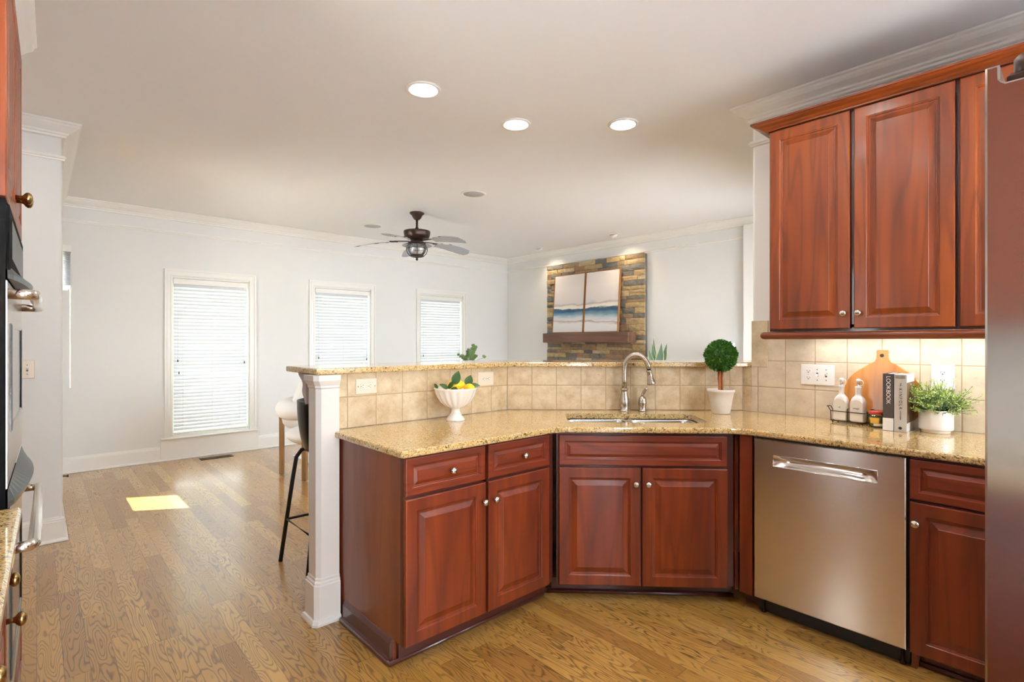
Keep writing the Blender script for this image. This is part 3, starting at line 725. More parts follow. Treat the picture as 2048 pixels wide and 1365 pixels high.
n = len(cbp); vs = []
for X in (-.035, .035):
    vs += [(X, 0.0, 1.190)] + [(X, p[0] + .004, p[1]) for p in cbp] + [(X, 0, 1.036)]
m = n + 2; fs = [tuple(range(m)), tuple(range(m, 2 * m))[::-1]] + [(i, (i + 1) % m, (i + 1) % m + m, i + m) for i in range(m)]
cb.add(vs, fs)
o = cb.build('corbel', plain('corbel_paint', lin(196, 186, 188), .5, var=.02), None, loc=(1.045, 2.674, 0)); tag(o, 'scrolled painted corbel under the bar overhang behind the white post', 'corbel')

# ------------------------------------------------------------------ doors, drawers, cabinets
def rings_panel(b, x0, x1, z0, z1, prof, th=.02):
    """raised panel front; y=0 is the outermost face, y grows into the cabinet"""
    vs = []; 
    for (i, d) in prof: vs += [(x0 + i, d, z0 + i), (x1 - i, d, z0 + i), (x1 - i, d, z1 - i), (x0 + i, d, z1 - i)]
    fs = [(3, 2, 1, 0)]
    for k in range(len(prof) - 1):
        for j in range(4):
            jj = (j + 1) % 4; fs.append((k * 4 + j, k * 4 + jj, k * 4 + 4 + jj, k * 4 + 4 + j))
    m = (len(prof) - 1) * 4; fs.append((m, m + 1, m + 2, m + 3))
    return b.add(vs, fs)
DOORP = [(0, .020), (0, .004), (.002, .001), (.005, 0), (.052, 0), (.054, .0025), (.059, .004), (.061, .008), (.066, .009), (.070, .0085), (.092, .002), (.094, .0005)]
DRAWP = [(0, .020), (0, .004), (.002, .001), (.005, 0), (.030, 0), (.032, .003), (.036, .004), (.038, .008), (.042, .0085), (.056, .003), (.058, .001)]
def knob_mb(b, x, y, z, s=1.0):
    prof = [(.006, 0), (.0055, .010), (.007, .014), (.0125, .018), (.0155, .022), (.0155, .027), (.012, .031), (.006, .0335), (0, .034)]
    Mk = Matrix.Translation((x, y, z)) @ Matrix.Rotation(PI / 2, 4, 'X')
    return b.lathe([(r * s, h * s) for r, h in prof], (0, 0, 0), 20, Mk)
def door(root, x0, x1, z0, z1, m, knob=None, prof=DOORP, name='door', km='knob', label=None, sc=1.0):
    b = MB(); rings_panel(b, x0, x1, z0, z1, prof); d = b.build(name, M[m], root)
    if label: d['label'] = label
    if knob: knob_mb(MB(), knob[0], 0, knob[1], sc).build('knob', M[km], d)
    return d

# left base cabinet
lb = thing('base_cabinet', 'cherry base cabinet with two drawers and two doors at the peninsula end beside the post', 'cabinet', (1.11, 1.87, 0))
fr = MB()
fr.box(.000, .022, .0205, .040, .10, .883); fr.box(.418, .440, .0205, .040, .10, .883); fr.box(.844, .888, .0205, .040, .10, .883)
fr.box(.022, .844, .0205, .040, .872, .883); fr.box(.022, .844, .0205, .040, .703, .718); fr.box(.022, .844, .0205, .040, .09, .112); fr.box(.022, .844, .034, .040, .112, .872)
fr.build('face_frame', M['cherry_dark'], lb)
sp_ = MB().box(0, .018, .0405, .655, .10, .883).box(0, .018, .104, .655, .001, .0995)
sp_.build('side_panel', M['cherry_side'], lb)
tk = MB().box(.018, .90, .085, .100, .012, .089).box(.018, .888, .0405, .085, .085, .0895)
tk.build('toe_kick', M['cherry_dark'], lb)
bm_ = MB(); pr_ = [(-.0005, .002), (-.030, .002), (-.030, .012), (-.024, .022), (-.014, .024), (-.014, .080), (-.008, .09), (-.003, .098), (-.0005, .1)]
y0_, y1_ = .105, .560
vs = [(p[0], y, p[1]) for y in (y0_, y1_) for p in pr_]; m = len(pr_)
bm_.add(vs, [tuple(range(m)), tuple(range(m, 2 * m))[::-1]] + [(i, (i + 1) % m, (i + 1) % m + m, i + m) for i in range(m)])
bm_.build('base_moulding', M['toe'], lb)
sh = MB(); sh.tube([(-.022, .560, .0105), (-.022, .086, .0105)], .0095, 10); sh.tube([(-.026, .088, .0105), (.885, .088, .0105)], .0095, 10)
sh.build('shoe_moulding', M['toe'], lb)
door(lb, .002, .420, .718, .875, 'cherry_low_h', (.226, .795), DRAWP, 'drawer')
door(lb, .438, .846, .718, .875, 'cherry_low_h', (.657, .797), DRAWP, 'drawer')
door(lb, .002, .424, .102, .706, 'cherry_low', (.404, .620))
door(lb, .438, .846, .102, .706, 'cherry_low', (.470, .620))

# sink base (diagonal)
A45 = -PI / 4
sb = thing('sink_cabinet', 'diagonal cherry sink cabinet with a wide false drawer front and two doors', 'cabinet', (2.000, 1.870, 0), A45)
fr = MB()
fr.box(.004, .020, .0205, .040, .09, .883); fr.box(.430, .448, .0205, .040, .10, .715); fr.box(.876, .914, .0205, .040, .09, .883)
fr.box(.02, .876, .0205, .040, .867, .883); fr.box(.02, .876, .0205, .040, .700, .716); fr.box(.02, .876, .0205, .040, .08, .10); fr.box(.02, .876, .034, .040, .10, .867)
fr.build('face_frame', M['cherry_dark'], sb)
fs_ = MB().box(.9195, .936, .012, .032, .08, .883); fs_.build('filler_strip', M['cherry_low'], sb)
MB().box(-.02, .935, .105, .118, .012, .080).build('toe_kick', M['cherry_dark'], sb)
MB().tube([(-.045, .098, .0105), (.94, .098, .0105)], .0095, 10).build('shoe_moulding', M['toe'], sb)
door(sb, .017, .877, .711, .868, 'cherry_low_h', None, DRAWP, 'false_drawer_front')
door(sb, .017, .438, .088, .700, 'cherry_low', (.410, .620))
door(sb, .446, .879, .088, .700, 'cherry_low', (.474, .620))

# right run: filler, dishwasher, cabinet
RO = (2.65, 1.222, 0); RR = -PI / 2
rb = thing('base_cabinet', 'cherry base cabinet with one drawer and one door between dishwasher and refrigerator', 'cabinet', RO, RR)
x0, x1 = .722, 1.32
fr = MB(); fr.box(x0, x0 + .02, .0205, .04, .08, .883); fr.box(x1 - .02, x1, .0205, .04, .08, .883); fr.box(x0 + .02, x1 - .02, .0205, .04, .87, .883); fr.box(x0 + .02, x1 - .02, .0205, .04, .690, .702); fr.box(x0 + .02, x1 - .02, .0205, .04, .07, .084)
fr.box(x0 + .02, x1 - .02, .034, .04, .084, .87)
fr.build('face_frame', M['cherry_dark'], rb)
MB().box(x0, x0 + .018, .0405, .66, .001, .883).build('side_panel', M['cherry_side'], rb)
MB().box(x0 + .018, x1, .09, .105, .012, .07).build('toe_kick', M['cherry_dark'], rb)
MB().tube([(x0 + .0, .082, .0105), (x1, .082, .0105)], .0095, 10).build('shoe_moulding', M['toe'], rb)
door(rb, x0, x1, .709, .873, 'cherry_low_h', (1.02, .79), DRAWP, 'drawer')
door(rb, x0, x1, .080, .698, 'cherry_low', (x0 + .022, .615))

fl = thing('corner_filler', 'narrow dark cherry filler post between the sink cabinet and the dishwasher', 'cabinet panel', RO, RR)
MB().box(.020, .083, .004, .022, .08, .883).build('panel', M['cherry_low'], fl)
MB().box(.010, .083, .085, .10, .012, .08).build('toe_kick', M['cherry_dark'], fl)

dw = thing('dishwasher', 'stainless steel dishwasher with a recessed pocket handle', 'dishwasher', RO, RR)
b = MB(); dx0, dx1, dz0, dz1 = .092, .710, .082, .874; hx0, hx1, hz0, hz1 = .185, .612, .748, .803
# front face with pocket hole, bevelled rim
def facehole(b, x0, x1, z0, z1, hx0, hx1, hz0, hz1, y):
    xs = [x0, hx0, hx1, x1]; zs = [z0, hz0, hz1, z1]
    for i in range(3):
        for j in range(3):
            if i == 1 and j == 1: continue
            b.add([(xs[i], y, zs[j]), (xs[i + 1], y, zs[j]), (xs[i + 1], y, zs[j + 1]), (xs[i], y, zs[j + 1])], [(0, 1, 2, 3)])
r = .004
facehole(b, dx0 + r, dx1 - r, dz0 + r, dz1 - r, hx0, hx1, hz0, hz1, 0)
for (xa, xb, za, zb, q) in ((dx0, dx0 + r, dz0, dz1, 0), (dx1 - r, dx1, dz0, dz1, 0)):
    pass
o4 = [(dx0, r, dz0), (dx1, r, dz0), (dx1, r, dz1), (dx0, r, dz1)]; i4 = [(dx0 + r, 0, dz0 + r), (dx1 - r, 0, dz0 + r), (dx1 - r, 0, dz1 - r), (dx0 + r, 0, dz1 - r)]
k4 = [(dx0, .03, dz0), (dx1, .03, dz0), (dx1, .03, dz1), (dx0, .03, dz1)]
b.add(i4 + o4 + k4, [(j, (j + 1) % 4, 4 + (j + 1) % 4, 4 + j) for j in range(4)] + [(4 + j, 4 + (j + 1) % 4, 8 + (j + 1) % 4, 8 + j) for j in range(4)] + [(8, 9, 10, 11)])
b.build('front_panel', M['steel'], dw)
p = MB(); nx, nz = 24, 10; vs = []; fs = []
for i in range(nx + 1):
    for j in range(nz + 1):
        u = i / nx; v = j / nz; e = min(1, 8 * u, 8 * (1 - u)); X = hx0 + (hx1 - hx0) * u; Z = hz0 + (hz1 - hz0) * v
        bow = .35 * (1 - (2 * u - 1) ** 2)
        dd = .026 * max(0, math.sin(PI * min(1, (v + .06) / 1.0) ** (1.2 + bow))) ** .6 * e ** .5
        vs.append((X, dd, Z))
for i in range(nx):
    for j in range(nz): a = i * (nz + 1) + j; fs.append((a, a + nz + 1, a + nz + 2, a + 1))
p.add(vs, fs, True); hp = p.build('pocket_handle', M['steel'], dw)
rm = MB(); rm.tube([(hx0, .0, hz0), (hx1, 0, hz0), (hx1, 0, hz1), (hx0, 0, hz1)], .0022, 8, True); rm.build('handle_rim', M['chrome'], dw)
MB().box(dx0 - .003, dx1 + .006, .032, .60, .084, .882).build('tub', M['black'], dw)
MB().box(dx0 + .0, dx1 + .004, .055, .30, .004, .083).build('kickplate', M['black'], dw)
for xx in (dx0 + .03, dx1 - .02): MB().lathe([(.012, 0), (.012, .01), (.006, .012), (.006, .08)], (xx, .05, .001), 12).build('levelling_foot', M['dark_metal'], dw)

# ------------------------------------------------------------------ worktop with sink cutout
def rr(cx, cy, w, h, r, n=6, ang=0.0, o=(0, 0)):
    pts = []
    for (sx, sy, a0) in ((1, -1, -PI / 2), (1, 1, 0), (-1, 1, PI / 2), (-1, -1, PI)):
        for i in range(n + 1):
            a = a0 + PI / 2 * i / n
            pts.append((cx + sx * (w / 2 - r) + r * math.cos(a), cy + sy * (h / 2 - r) + r * math.sin(a)))
    c, s = math.cos(ang), math.sin(ang)
    return [(o[0] + x * c - y * s, o[1] + x * s + y * c) for x, y in pts]
def plate_hole(outer, inner, z0, z1, bev, name, mat):
    bm = bmesh.new()
    rings = [(bev, z0), (bev * .3, z0 + bev * .3), (0, z0 + bev), (0, z1 - bev), (bev * .3, z1 - bev * .3), (bev, z1)]
    R = [[bm.verts.new((p[0], p[1], z)) for p in inset(outer, i)] for i, z in rings]
    n = len(outer)
    for k in range(len(R) - 1):
        for i in range(n):
            j = (i + 1) % n; bm.faces.new((R[k][i], R[k][j], R[k + 1][j], R[k + 1][i]))
    I0 = [bm.verts.new((p[0], p[1], z0)) for p in inner]; I1 = [bm.verts.new((p[0], p[1], z1)) for p in inner]; m = len(inner)
    for i in range(m):
        j = (i + 1) % m; bm.faces.new((I0[j], I0[i], I1[i], I1[j]))
    for (Rk, Ik) in ((R[-1], I1), (R[0], I0)):
        es = []
        for i in range(n): es.append(bm.edges.get((Rk[i], Rk[(i + 1) % n])))
        for i in range(m): es.append(bm.edges.get((Ik[i], Ik[(i + 1) % m])))
        bmesh.ops.triangle_fill(bm, use_beauty=True, use_dissolve=False, edges=es)
    bmesh.ops.recalc_face_normals(bm, faces=bm.faces)
    me = bpy.data.meshes.new(name); bm.to_mesh(me); bm.free(); me.materials.append(mat)
    o = bpy.data.objects.new(name, me); COL.objects.link(o); return o
def arc_corner(p0, p1, p2, r, n=6):
    p0, p1, p2 = Vector(p0), Vector(p1), Vector(p2); a = (p0 - p1).normalized(); b = (p2 - p1).normalized()
    out = []
    for i in range(n + 1):
        t = i / n; q0 = p1 + a * r * (1 - t); q1 = p1 + b * r * t; out.append(tuple(q0 * (1 - t) + q1 * t))
    return out
c1, c2 = (1.989, 1.841), (2.640, 1.190)
outer = [(1.077, 2.529)] + arc_corner((1.077, 2.5), (1.077, 1.841), c1, .015, 4) + arc_corner((1.077, 1.841), c1, c2, .07) + arc_corner(c1, c2, (2.64, 0), .07) + [(2.640, -.10), (3.3395, -.10), (3.3395, 1.4945), (PL.x, 2.529)]
# cutout in the 45 degree frame: s along (1,-1)/sqrt2, d along (1,1)/sqrt2
CS, CD = (.165 + .925) / 2, (4.07 / 2 ** .5 + 4.56 / 2 ** .5) / 2; CWD, CDP = .76, (4.56 - 4.07) / 2 ** .5
cut = rr(CS, CD, CWD, CDP, .055, 6, A45)
ct = plate_hole(outer, cut, .884, .914, .008, 'worktop', M['granite'])
tag(ct, 'speckled gold granite worktop running round the sink under the backsplash', 'countertop')
# sink
sk = thing('sink', 'undermount stainless steel double bowl sink in the diagonal worktop', 'sink', (0, 0, .883), A45)
def bowl(cx, w, nm):
    b = MB(); n = 28; vs = []; fs = []
    lev = [(.012, -.001, .055), (.0, -.001, .055), (-.002, -.012, .055), (-.008, -.10, .055), (-.016, -.16, .06), (-.04, -.185, .06), (-.08, -.19, .04)]
    for (g, z, r) in lev:
        for q in rr(cx, CD, w + 2 * g, CDP + .012 + 2 * g, r, 6): vs.append((q[0], q[1], z))
    m = 28
    for k in range(len(lev) - 1):
        for i in range(m):
            j = (i + 1) % m; fs.append((k * m + i, k * m + j, k * m + m + j, k * m + m + i))
    fs.append(tuple(range((len(lev) - 1) * m, len(lev) * m)))
    b.add(vs, fs, True); o = b.build(nm, M['steel_sink'], sk)
    MB().lathe([(.0, .002), (.02, .002), (.04, .001), (.042, .004), (.036, .006), (.0, .003)], (cx, CD, -.189), 20).build('drain', M['chrome'], o)
bowl(CS - CWD / 4 - .012, CWD / 2 - .026, 'bowl'); bowl(CS + CWD / 4 - .010, CWD / 2 - .020, 'bowl')
# faucet
fp = Vector((2.747, 1.977, 0)); fc = thing('faucet', 'brushed nickel gooseneck pull-down faucet behind the sink', 'faucet', (fp.x, fp.y, .9145))
rx = Vector((math.sin(YAW), -math.cos(YAW))); fw = Vector((math.cos(YAW), math.sin(YAW)))
MB().lathe([(.030, 0), (.030, .006), (.026, .009), (.029, .03), (.031, .052), (.029, .075), (.022, .105), (.0195, .125), (.021, .134), (.0245, .137), (.0245, .142), (.017, .146)], (0, 0, 0), 28).build('base', M['nickel'], fc)
hv = (rx * .135 - fw * .075); Rr = hv.length / 2; hd = hv.normalized()
pts = [(0, 0, .14), (0, 0, .20), (0, 0, .255)]
for i in range(1, 16):
    a = PI - PI * i / 15 * .97; c = Rr * (1 + math.cos(a)); pts.append((hd.x * c, hd.y * c, .262 + (Rr + .018) * math.sin(a)))
MB().tube(pts, .0155, 16).build('spout', M['nickel'], fc)
e = Vector(pts[-1]); ed = (Vector(pts[-1]) - Vector(pts[-2])).normalized(); ed = (ed + Vector((hd.x, hd.y, 0)) * .12 + Vector((0, 0, -.6))).normalized()
q_ = ed.to_track_quat('Z', 'Y').to_matrix().to_4x4()
sh_ = MB().lathe([(.012, -.004), (.012, .010)], (0, 0, 0), 18, Matrix.Translation(e) @ q_); sh_.build('swivel_joint', M['dark_metal'], fc)
MB().lathe([(.015, .010), (.018, .012), (.018, .018), (.015, .022), (.018, .05), (.024, .078), (.027, .090), (.027, .096), (.020, .099), (0, .099)], (0, 0, 0), 24, Matrix.Translation(e) @ q_).build('spray_head', M['nickel'], fc)
fp2 = Vector((2.832, 1.901, 0)); fh = thing('tap_lever', 'brushed nickel lever handle on the worktop right of the faucet', 'faucet handle', (fp2.x, fp2.y, .9145))
MB().lathe([(.027, 0), (.027, .006), (.022, .010), (.024, .03), (.027, .052), (.028, .058), (.024, .062), (.025, .072), (.021, .086), (.012, .095), (0, .097)], (0, 0, 0), 24).build('base', M['nickel'], fh)
k0 = Vector((rx.x * -.004, rx.y * -.004, .09)); 
MB().tube([k0, k0 + Vector((rx.x * .004, rx.y * .004, .012)), k0 + Vector((rx.x * .014, rx.y * .014, .03)), k0 + Vector((rx.x * .022 - fw.x * .01, rx.y * .022 - fw.y * .01, .048)), k0 + Vector((rx.x * .024 - fw.x * .02, rx.y * .024 - fw.y * .02, .062))], [.007, .009, .011, .010, .006], 14).build('lever', M['nickel'], fh)

# ------------------------------------------------------------------ upper cabinets
UO = (3.0, 1.200, 0)
def upper(x0, w, label, knobs, dxs):
    t = thing('upper_cabinet', label, 'cabinet', (UO[0], UO[1] - x0, 0), RR, 'cherry wall cabinets')
    b = MB(); b.box(.0, .018, .022, .338, 1.408, 2.52).box(w - .018, w, .022, .338, 1.408, 2.52).box(.018, w - .018, .022, .338, 2.502, 2.52).box(.018, w - .018, .022, .338, 1.425, 1.44).box(.018, w - .018, .33, .338, 1.44, 2.502)
    b.box(.018, w - .018, .022, .04, 1.4075, 2.502); b.build('body', M['cherry_dark'], t)
    for (a, c), k in zip(dxs, knobs): door(t, a, c, 1.419, 2.508, 'cherry', k)
    return t
upper(0.0, .802, 'two-door cherry wall cabinet with a closed pair of doors over the cruets', [(.368, 1.495), (.432, 1.495)], [(.006, .392), (.410, .797)])
upper(.803, .80, 'cherry wall cabinet half hidden behind the refrigerator', [(.372, 1.495), (.43, 1.495)], [(.010, .395), (.405, .795)])
HP = [(.0, 2.5105), (.012, 2.5105), (.014, 2.516), (.024, 2.522), (.032, 2.528), (.052, 2.536), (.060, 2.544), (.068, 2.546), (.068, 2.556), (.0, 2.556)]
cr = mould([(2.999, -.40), (2.999, 1.2015), (3.334, 1.2015)], HP, 'cabinet_cornice', M['cherry_h'])
tag(cr, 'stepped cherry cornice running along the top of the wall cabinets', 'moulding')
lr = MB()
prf = [(3.03, 1.366)] + [(3.012 - .022 * math.sin(a), 1.386 - .020 * math.cos(a)) for a in [i * PI / 10 for i in range(11)]] + [(3.03, 1.406)]
vs = [(p[0], y, p[1]) for y in (-.38, 1.226) for p in prf]; m = len(prf)
lr.add(vs, [tuple(range(m)), tuple(range(m, 2 * m))[::-1]] + [(i, (i + 1) % m, (i + 1) % m + m, i + m) for i in range(m)], False)
lr.ell((3.014, 1.226, 1.386), .024, .022, .020, 16, 10); lr.box(3.0305, 3.33, 1.196, 1.2355, 1.372, 1.406, .004)
o = lr.build('light_rail', M['cherry_h']); tag(o, 'rounded cherry light rail under the wall cabinets', 'moulding')
uc = thing('under_cabinet_light', 'slim white light strip under the wall cabinets, hidden by the light rail', 'light', (3.20, .55, 1.407))
MB().box(-.02, .02, -.5, .55, -.016, -.001, .003).build('housing', M['plate'], uc)
MB().box(-.016, .016, -.48, .53, -.019, -.0165).build('diffuser', M['strip_lens'], uc)

# ------------------------------------------------------------------ refrigerator (its left side faces the room)
rf = thing('refrigerator', 'tall stainless steel refrigerator seen edge-on at the right of the photo', 'refrigerator', (1.102, .112, 0))
fw_, fd_ = .90, .70
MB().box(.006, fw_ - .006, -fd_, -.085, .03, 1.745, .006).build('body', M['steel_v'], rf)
def fdoor(xa, xb, za, zb, notch):
    b = MB(); r = .010; 
    poly = [(0, -.078), (0, -r), (-0.0, 0)]
    # outline of the door's side in (y, z) with the hinge notch cut into the top rear corner
    side = [(-.078, za), (-.0, za), (-.0, zb), (-.017, zb)] + ([(-.0175, zb - .022), (-.020, zb - .026), (-.024, zb - .029), (-.078, zb - .029)] if notch else [(-.078, zb)])
    n = len(side); vs = [(xa, p[0], p[1]) for p in inset([(-p[0], p[1]) for p in side], 0)]
    vs = []
    for (xx, g) in ((xa, .003), (xa + .003, 0), (xb - .003, 0), (xb, .003)):
        for q in inset(side, g): vs.append((xx, q[0], q[1]))
    fs = [tuple(range(n))[::-1], tuple(range(3 * n, 4 * n))] + [(k * n + i, k * n + (i + 1) % n, (k + 1) * n + (i + 1) % n, (k + 1) * n + i) for k in range(3) for i in range(n)]
    return b.add(vs, fs)
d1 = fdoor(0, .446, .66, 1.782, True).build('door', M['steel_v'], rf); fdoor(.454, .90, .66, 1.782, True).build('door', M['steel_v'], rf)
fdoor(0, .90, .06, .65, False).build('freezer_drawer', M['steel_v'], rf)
MB().box(.4465, .4535, -.05, -.004, .70, 1.74).build('door_gasket', M['black'], rf)
hg = MB().box(.01, .07, -.20, -.024, 1.7535, 1.768, .004).lathe([(.016, 0), (.018, .004), (.018, .026), (.014, .030), (0, .031)], (.035, -.048, 1.768), 20); hg.build('hinge_cover', M['dark_metal'], rf)
MB().lathe([(.017, 0), (.017, .028), (.014, .031), (0, .031)], (.036, -.105, 1.769), 20).build('hinge_cap', M['nickel'], rf)
ft = MB().box(.02, .88, -.66, -.10, .002, .03); ft.build('base_grille', M['black'], rf)

# ------------------------------------------------------------------ oven tower on the left
TA = math.radians(89.0)
tw = thing('oven_cabinet', 'tall cherry cabinet with double wall ovens, seen edge-on at the far left', 'cabinet', (-.058, 1.915, 0), TA)
TWW = .861
b = MB(); b.box(0, TWW, .022, .60, .10, 2.455, 0); b.build('body', M['cherry'], tw)
MB().box(.01, TWW - .01, .07, .60, .001, .10).build('toe_kick', M['cherry_dark'], tw)
MB().box(-.003, -.0002, .003, .60, .9145, 1.73).build('side_panel', M['oven_body'], tw)
door(tw, .004, .428, 1.738, 2.44, 'cherry', (.405, 1.818), km='bronze', sc=1.25)
door(tw, .436, TWW - .003, 1.738, 2.44, 'cherry', (.462, 1.818), km='bronze', sc=1.25)
door(tw, .004, TWW - .003, .105, .285, 'cherry_low_h', (.43, .20), DRAWP, 'drawer', 'bronze')
TP = [(.0, 2.441), (.010, 2.441), (.012, 2.452), (.020, 2.462), (.034, 2.474), (.052, 2.486), (.056, 2.50), (.064, 2.504), (.064, 2.520), (.0, 2.520)]
vs = [(x, -p[0] + .02, p[1]) for x in (-.0, TWW + .0) for p in TP]; m = len(TP)
MB().add(vs, [tuple(range(m)), tuple(range(m, 2 * m))[::-1]] + [(i, (i + 1) % m, (i + 1) % m + m, i + m) for i in range(m)]).build('cornice', M['trim'], tw)  # white stands in for the glare on a glossy wood cornice
ov = thing('double_oven', 'double wall oven in steel and black glass with two tubular handles, far left', 'oven', (-.058, 1.915, 0), TA)
MB().box(.02, .842, -.004, .0205, 1.545, 1.722, .004).build('control_panel', M['oven_body'], ov)
MB().box(.10, .76, -.006, -.0045, 1.585, 1.690, .001).build('display', M['graphite'], ov)
def visor(z, th, n=.052):
    b = MB(); m = 18; top = []; 
    for i in range(m + 1):
        u = i / m; top.append((.02 + .82 * u, -.001 - n * math.sin(PI * u) ** .75))
    k = m + 1; vs = [(p[0], p[1], z) for p in top] + [(p[0], p[1] * .85, z - th) for p in top]
    vs += [(p[0], .0, z + .03) for p in top] + [(p[0], .0, z - th) for p in top]
    fs = []
    for i in range(m):
        fs += [(i, i + 1, k + i + 1, k + i), (i, 2 * k + i, 2 * k + i + 1, i + 1), (k + i, k + i + 1, 3 * k + i + 1, 3 * k + i), (2 * k + i, 3 * k + i, 3 * k + i + 1, 2 * k + i + 1)]
    fs += [(0, k, 3 * k, 2 * k), (m, 2 * k + m, 3 * k + m, k + m)]
    return b.add(vs, fs, False)
visor(1.535, .012, .040).build('vent_visor', M['graphite'], ov); visor(.925, .016, .042).build('vent_visor', M['graphite'], ov)
def odoor(z0, z1, wz0, wz1, hz):
    b = MB().box(.004, .857, .003, .0205, z0, z1); d = b.build('oven_door', M['oven_body'], ov)
    MB().box(.003, .858, .0, .0025, z0, z1, .0).build('steel_face', M['nickel'], d)
    rings_panel(MB(), .12, .742, wz0, wz1, [(0, -.0005), (0, -.003), (.006, -.005), (.012, -.003), (.014, -.001)]).build('door_window', M['black_gloss'], d)
    MB().tube([(.035, -.0005, hz), (.035, -.032, hz), (.040, -.045, hz), (.055, -.052, hz), (.79, -.052, hz), (.81, -.045, hz), (.816, -.032, hz), (.816, -.0005, hz)], .0145, 14).build('door_handle', M['steel'], d)
odoor(.965, 1.515, 1.10, 1.405, 1.482); odoor(.30, .888, .40, .72, .795)

# base cabinet and worktop nearer the camera, left
nb = thing('base_cabinet', 'cherry base cabinet under the granite worktop at the far left edge', 'cabinet', (-.058, 1.915, 0), TA)
MB().box(-3.0, -.002, .022, .55, .10, .883).build('body', M['cherry_dark'], nb); MB().box(-3.0, -.002, .09, .55, .001, .10).build('toe_kick', M['cherry_dark'], nb)
for i in range(6):
    a = -.466 * (i + 1) + .003; c = a + .456
    door(nb, a, c, .72, .872, 'cherry_low_h', ((a + c) / 2, .80), DRAWP, 'drawer', 'bronze'); door(nb, a, c, .105, .708, 'cherry_low', (a + .03 if i % 2 else c - .03, .63), km='bronze', sc=1.2)
wt = MB().box(-3.02, -.002, -.028, .56, .884, .914, .006).build('worktop', M['granite'], loc=(-.058, 1.915, 0)); wt.rotation_euler = (0, 0, TA); tag(wt, 'short speckled granite worktop beside the wall ovens, far left', 'countertop')

nu_ = thing('upper_cabinet', 'row of cherry wall cabinets left of the camera, outside the photo', 'cabinet', (-.34, 1.912, 0), TA)
MB().box(-3.0, -.47, .022, .29, 1.40, 2.52).build('body', M['cherry_dark'], nu_)
for i in range(1, 6):
    a = -.466 * (i + 1) + .003; c = a + .456
    door(nu_, a, c, 1.41, 2.51, 'cherry', (a + .03 if i % 2 else c - .03, 1.49), km='bronze')

# ------------------------------------------------------------------ wall plates
def plate(name, w, h, loc, rz, label, cat, mp, md, devs, horizontal=False, group=None):
    """local x across, z up, -y out of the wall"""
    t = thing(name, label, cat, loc, rz, group)
    MB().box(-w / 2, w / 2, -.006, 0, -h / 2, h / 2, .003).build('plate', mp, t)
    R_ = Matrix.Rotation(PI / 2, 4, 'Y') if horizontal else Matrix.Identity(4)
    for (kind, dx) in devs:
        T_ = Matrix.Translation((dx, 0, 0)) @ R_
        if kind in ('duplex', 'single'):
            for sz in ((.0195, -.0195) if kind == 'duplex' else (.0195, -.0195)):
                o = MB(); pr = []
                for i in range(24):
                    a = 2 * PI * i / 24; pr.append((.0165 * math.cos(a), max(-.0125, min(.0125, .0165 * math.sin(a)))))
                vs = [(p[0], -.0062, sz + p[1]) for p in pr] + [(p[0] * .96, -.0082, sz + p[1] * .96) for p in pr]
                o.add([T_ @ Vector(v) for v in vs], [tuple(range(24, 48))] + [(i, (i + 1) % 24, (i + 1) % 24 + 24, i + 24) for i in range(24)])
                q = o.build('receptacle', md, t)
                s = MB().box(-.0075, -.0055, -.0086, -.0079, sz - .001, sz + .008, 0, T_).box(.0055, .0075, -.0086, -.0079, sz - .001, sz + .007, 0, T_)
                s.box(-.0025, .0025, -.0086, -.0079, sz - .0085, sz - .0035, 0, T_); s.build('slots', M['slot'], q)
            MB().lathe([(.003, 0), (.003, .0012), (0, .0014)], (0, 0, 0), 10, T_ @ Matrix.Translation((0, -.006, 0)) @ Matrix.Rotation(PI / 2, 4, 'X')).build('screw', M['chrome'], t)
        elif kind == 'gfci':
            q = MB().box(-.0165, .0165, -.0085, -.0061, -.0335, .0335, .0015, T_).build('receptacle', md, t)
            s = MB()
            for sz in (.021, -.021):
                s.box(-.0075, -.0055, -.0089, -.0083, sz - .003, sz + .005, 0, T_).box(.0055, .0075, -.0089, -.0083, sz - .003, sz + .004, 0, T_).box(-.0022, .0022, -.0089, -.0083, sz - .0105, sz - .0065, 0, T_)
            s.build('slots', M['slot'], q)
            MB().box(-.006, .006, -.0098, -.0084, .001, .0065, .001, T_).build('test_button', mp, q); MB().box(-.006, .006, -.0098, -.0084, -.0065, -.001, .001, T_).build('reset_button', mp, q)
            for sz in (.047, -.047): MB().lathe([(.003, 0), (.003, .0012), (0, .0014)], (0, 0, 0), 10, T_ @ Matrix.Translation((0, -.006, sz)) @ Matrix.Rotation(PI / 2, 4, 'X')).build('screw', M['chrome'], t)
        elif kind in ('up', 'down'):
            sg = 1 if kind == 'up' else -1
            MB().box(-.005, .005, -.0066, -.0059, -.012, .012, 0, T_).build('toggle_slot', M['slot'], t)
            o = MB(); z0 = -.002 * sg; o.add([T_ @ Vector(v) for v in [(-.0042, -.006, -.006), (.0042, -.006, -.006), (.0042, -.006, .006), (-.0042, -.006, .006), (-.0035, -.020, sg * .010 - .004), (.0035, -.020, sg * .010 - .004), (.0035, -.020, sg * .010 + .004), (-.0035, -.020, sg * .010 + .004)]], [(0, 1, 2, 3), (4, 5, 6, 7), (0, 1, 5, 4), (1, 2, 6, 5), (2, 3, 7, 6), (3, 0, 4, 7)])
            o.build('toggle', md, t)
            for sz in (.030, -.030): MB().lathe([(.0028, 0), (.0028, .0012), (0, .0014)], (0, 0, 0), 10, T_ @ Matrix.Translation((0, -.006, sz)) @ Matrix.Rotation(PI / 2, 4, 'X')).build('screw', M['dark_metal'], t)
    return t
plate('switch_plate', .176, .118, (3.3395, 1.060, 1.162), RR, 'wide white three-gang plate with an outlet and two toggle switches on the tiles', 'switch plate', M['plate'], M['plate'], [('duplex', -.046), ('down', .0), ('up', .046)])
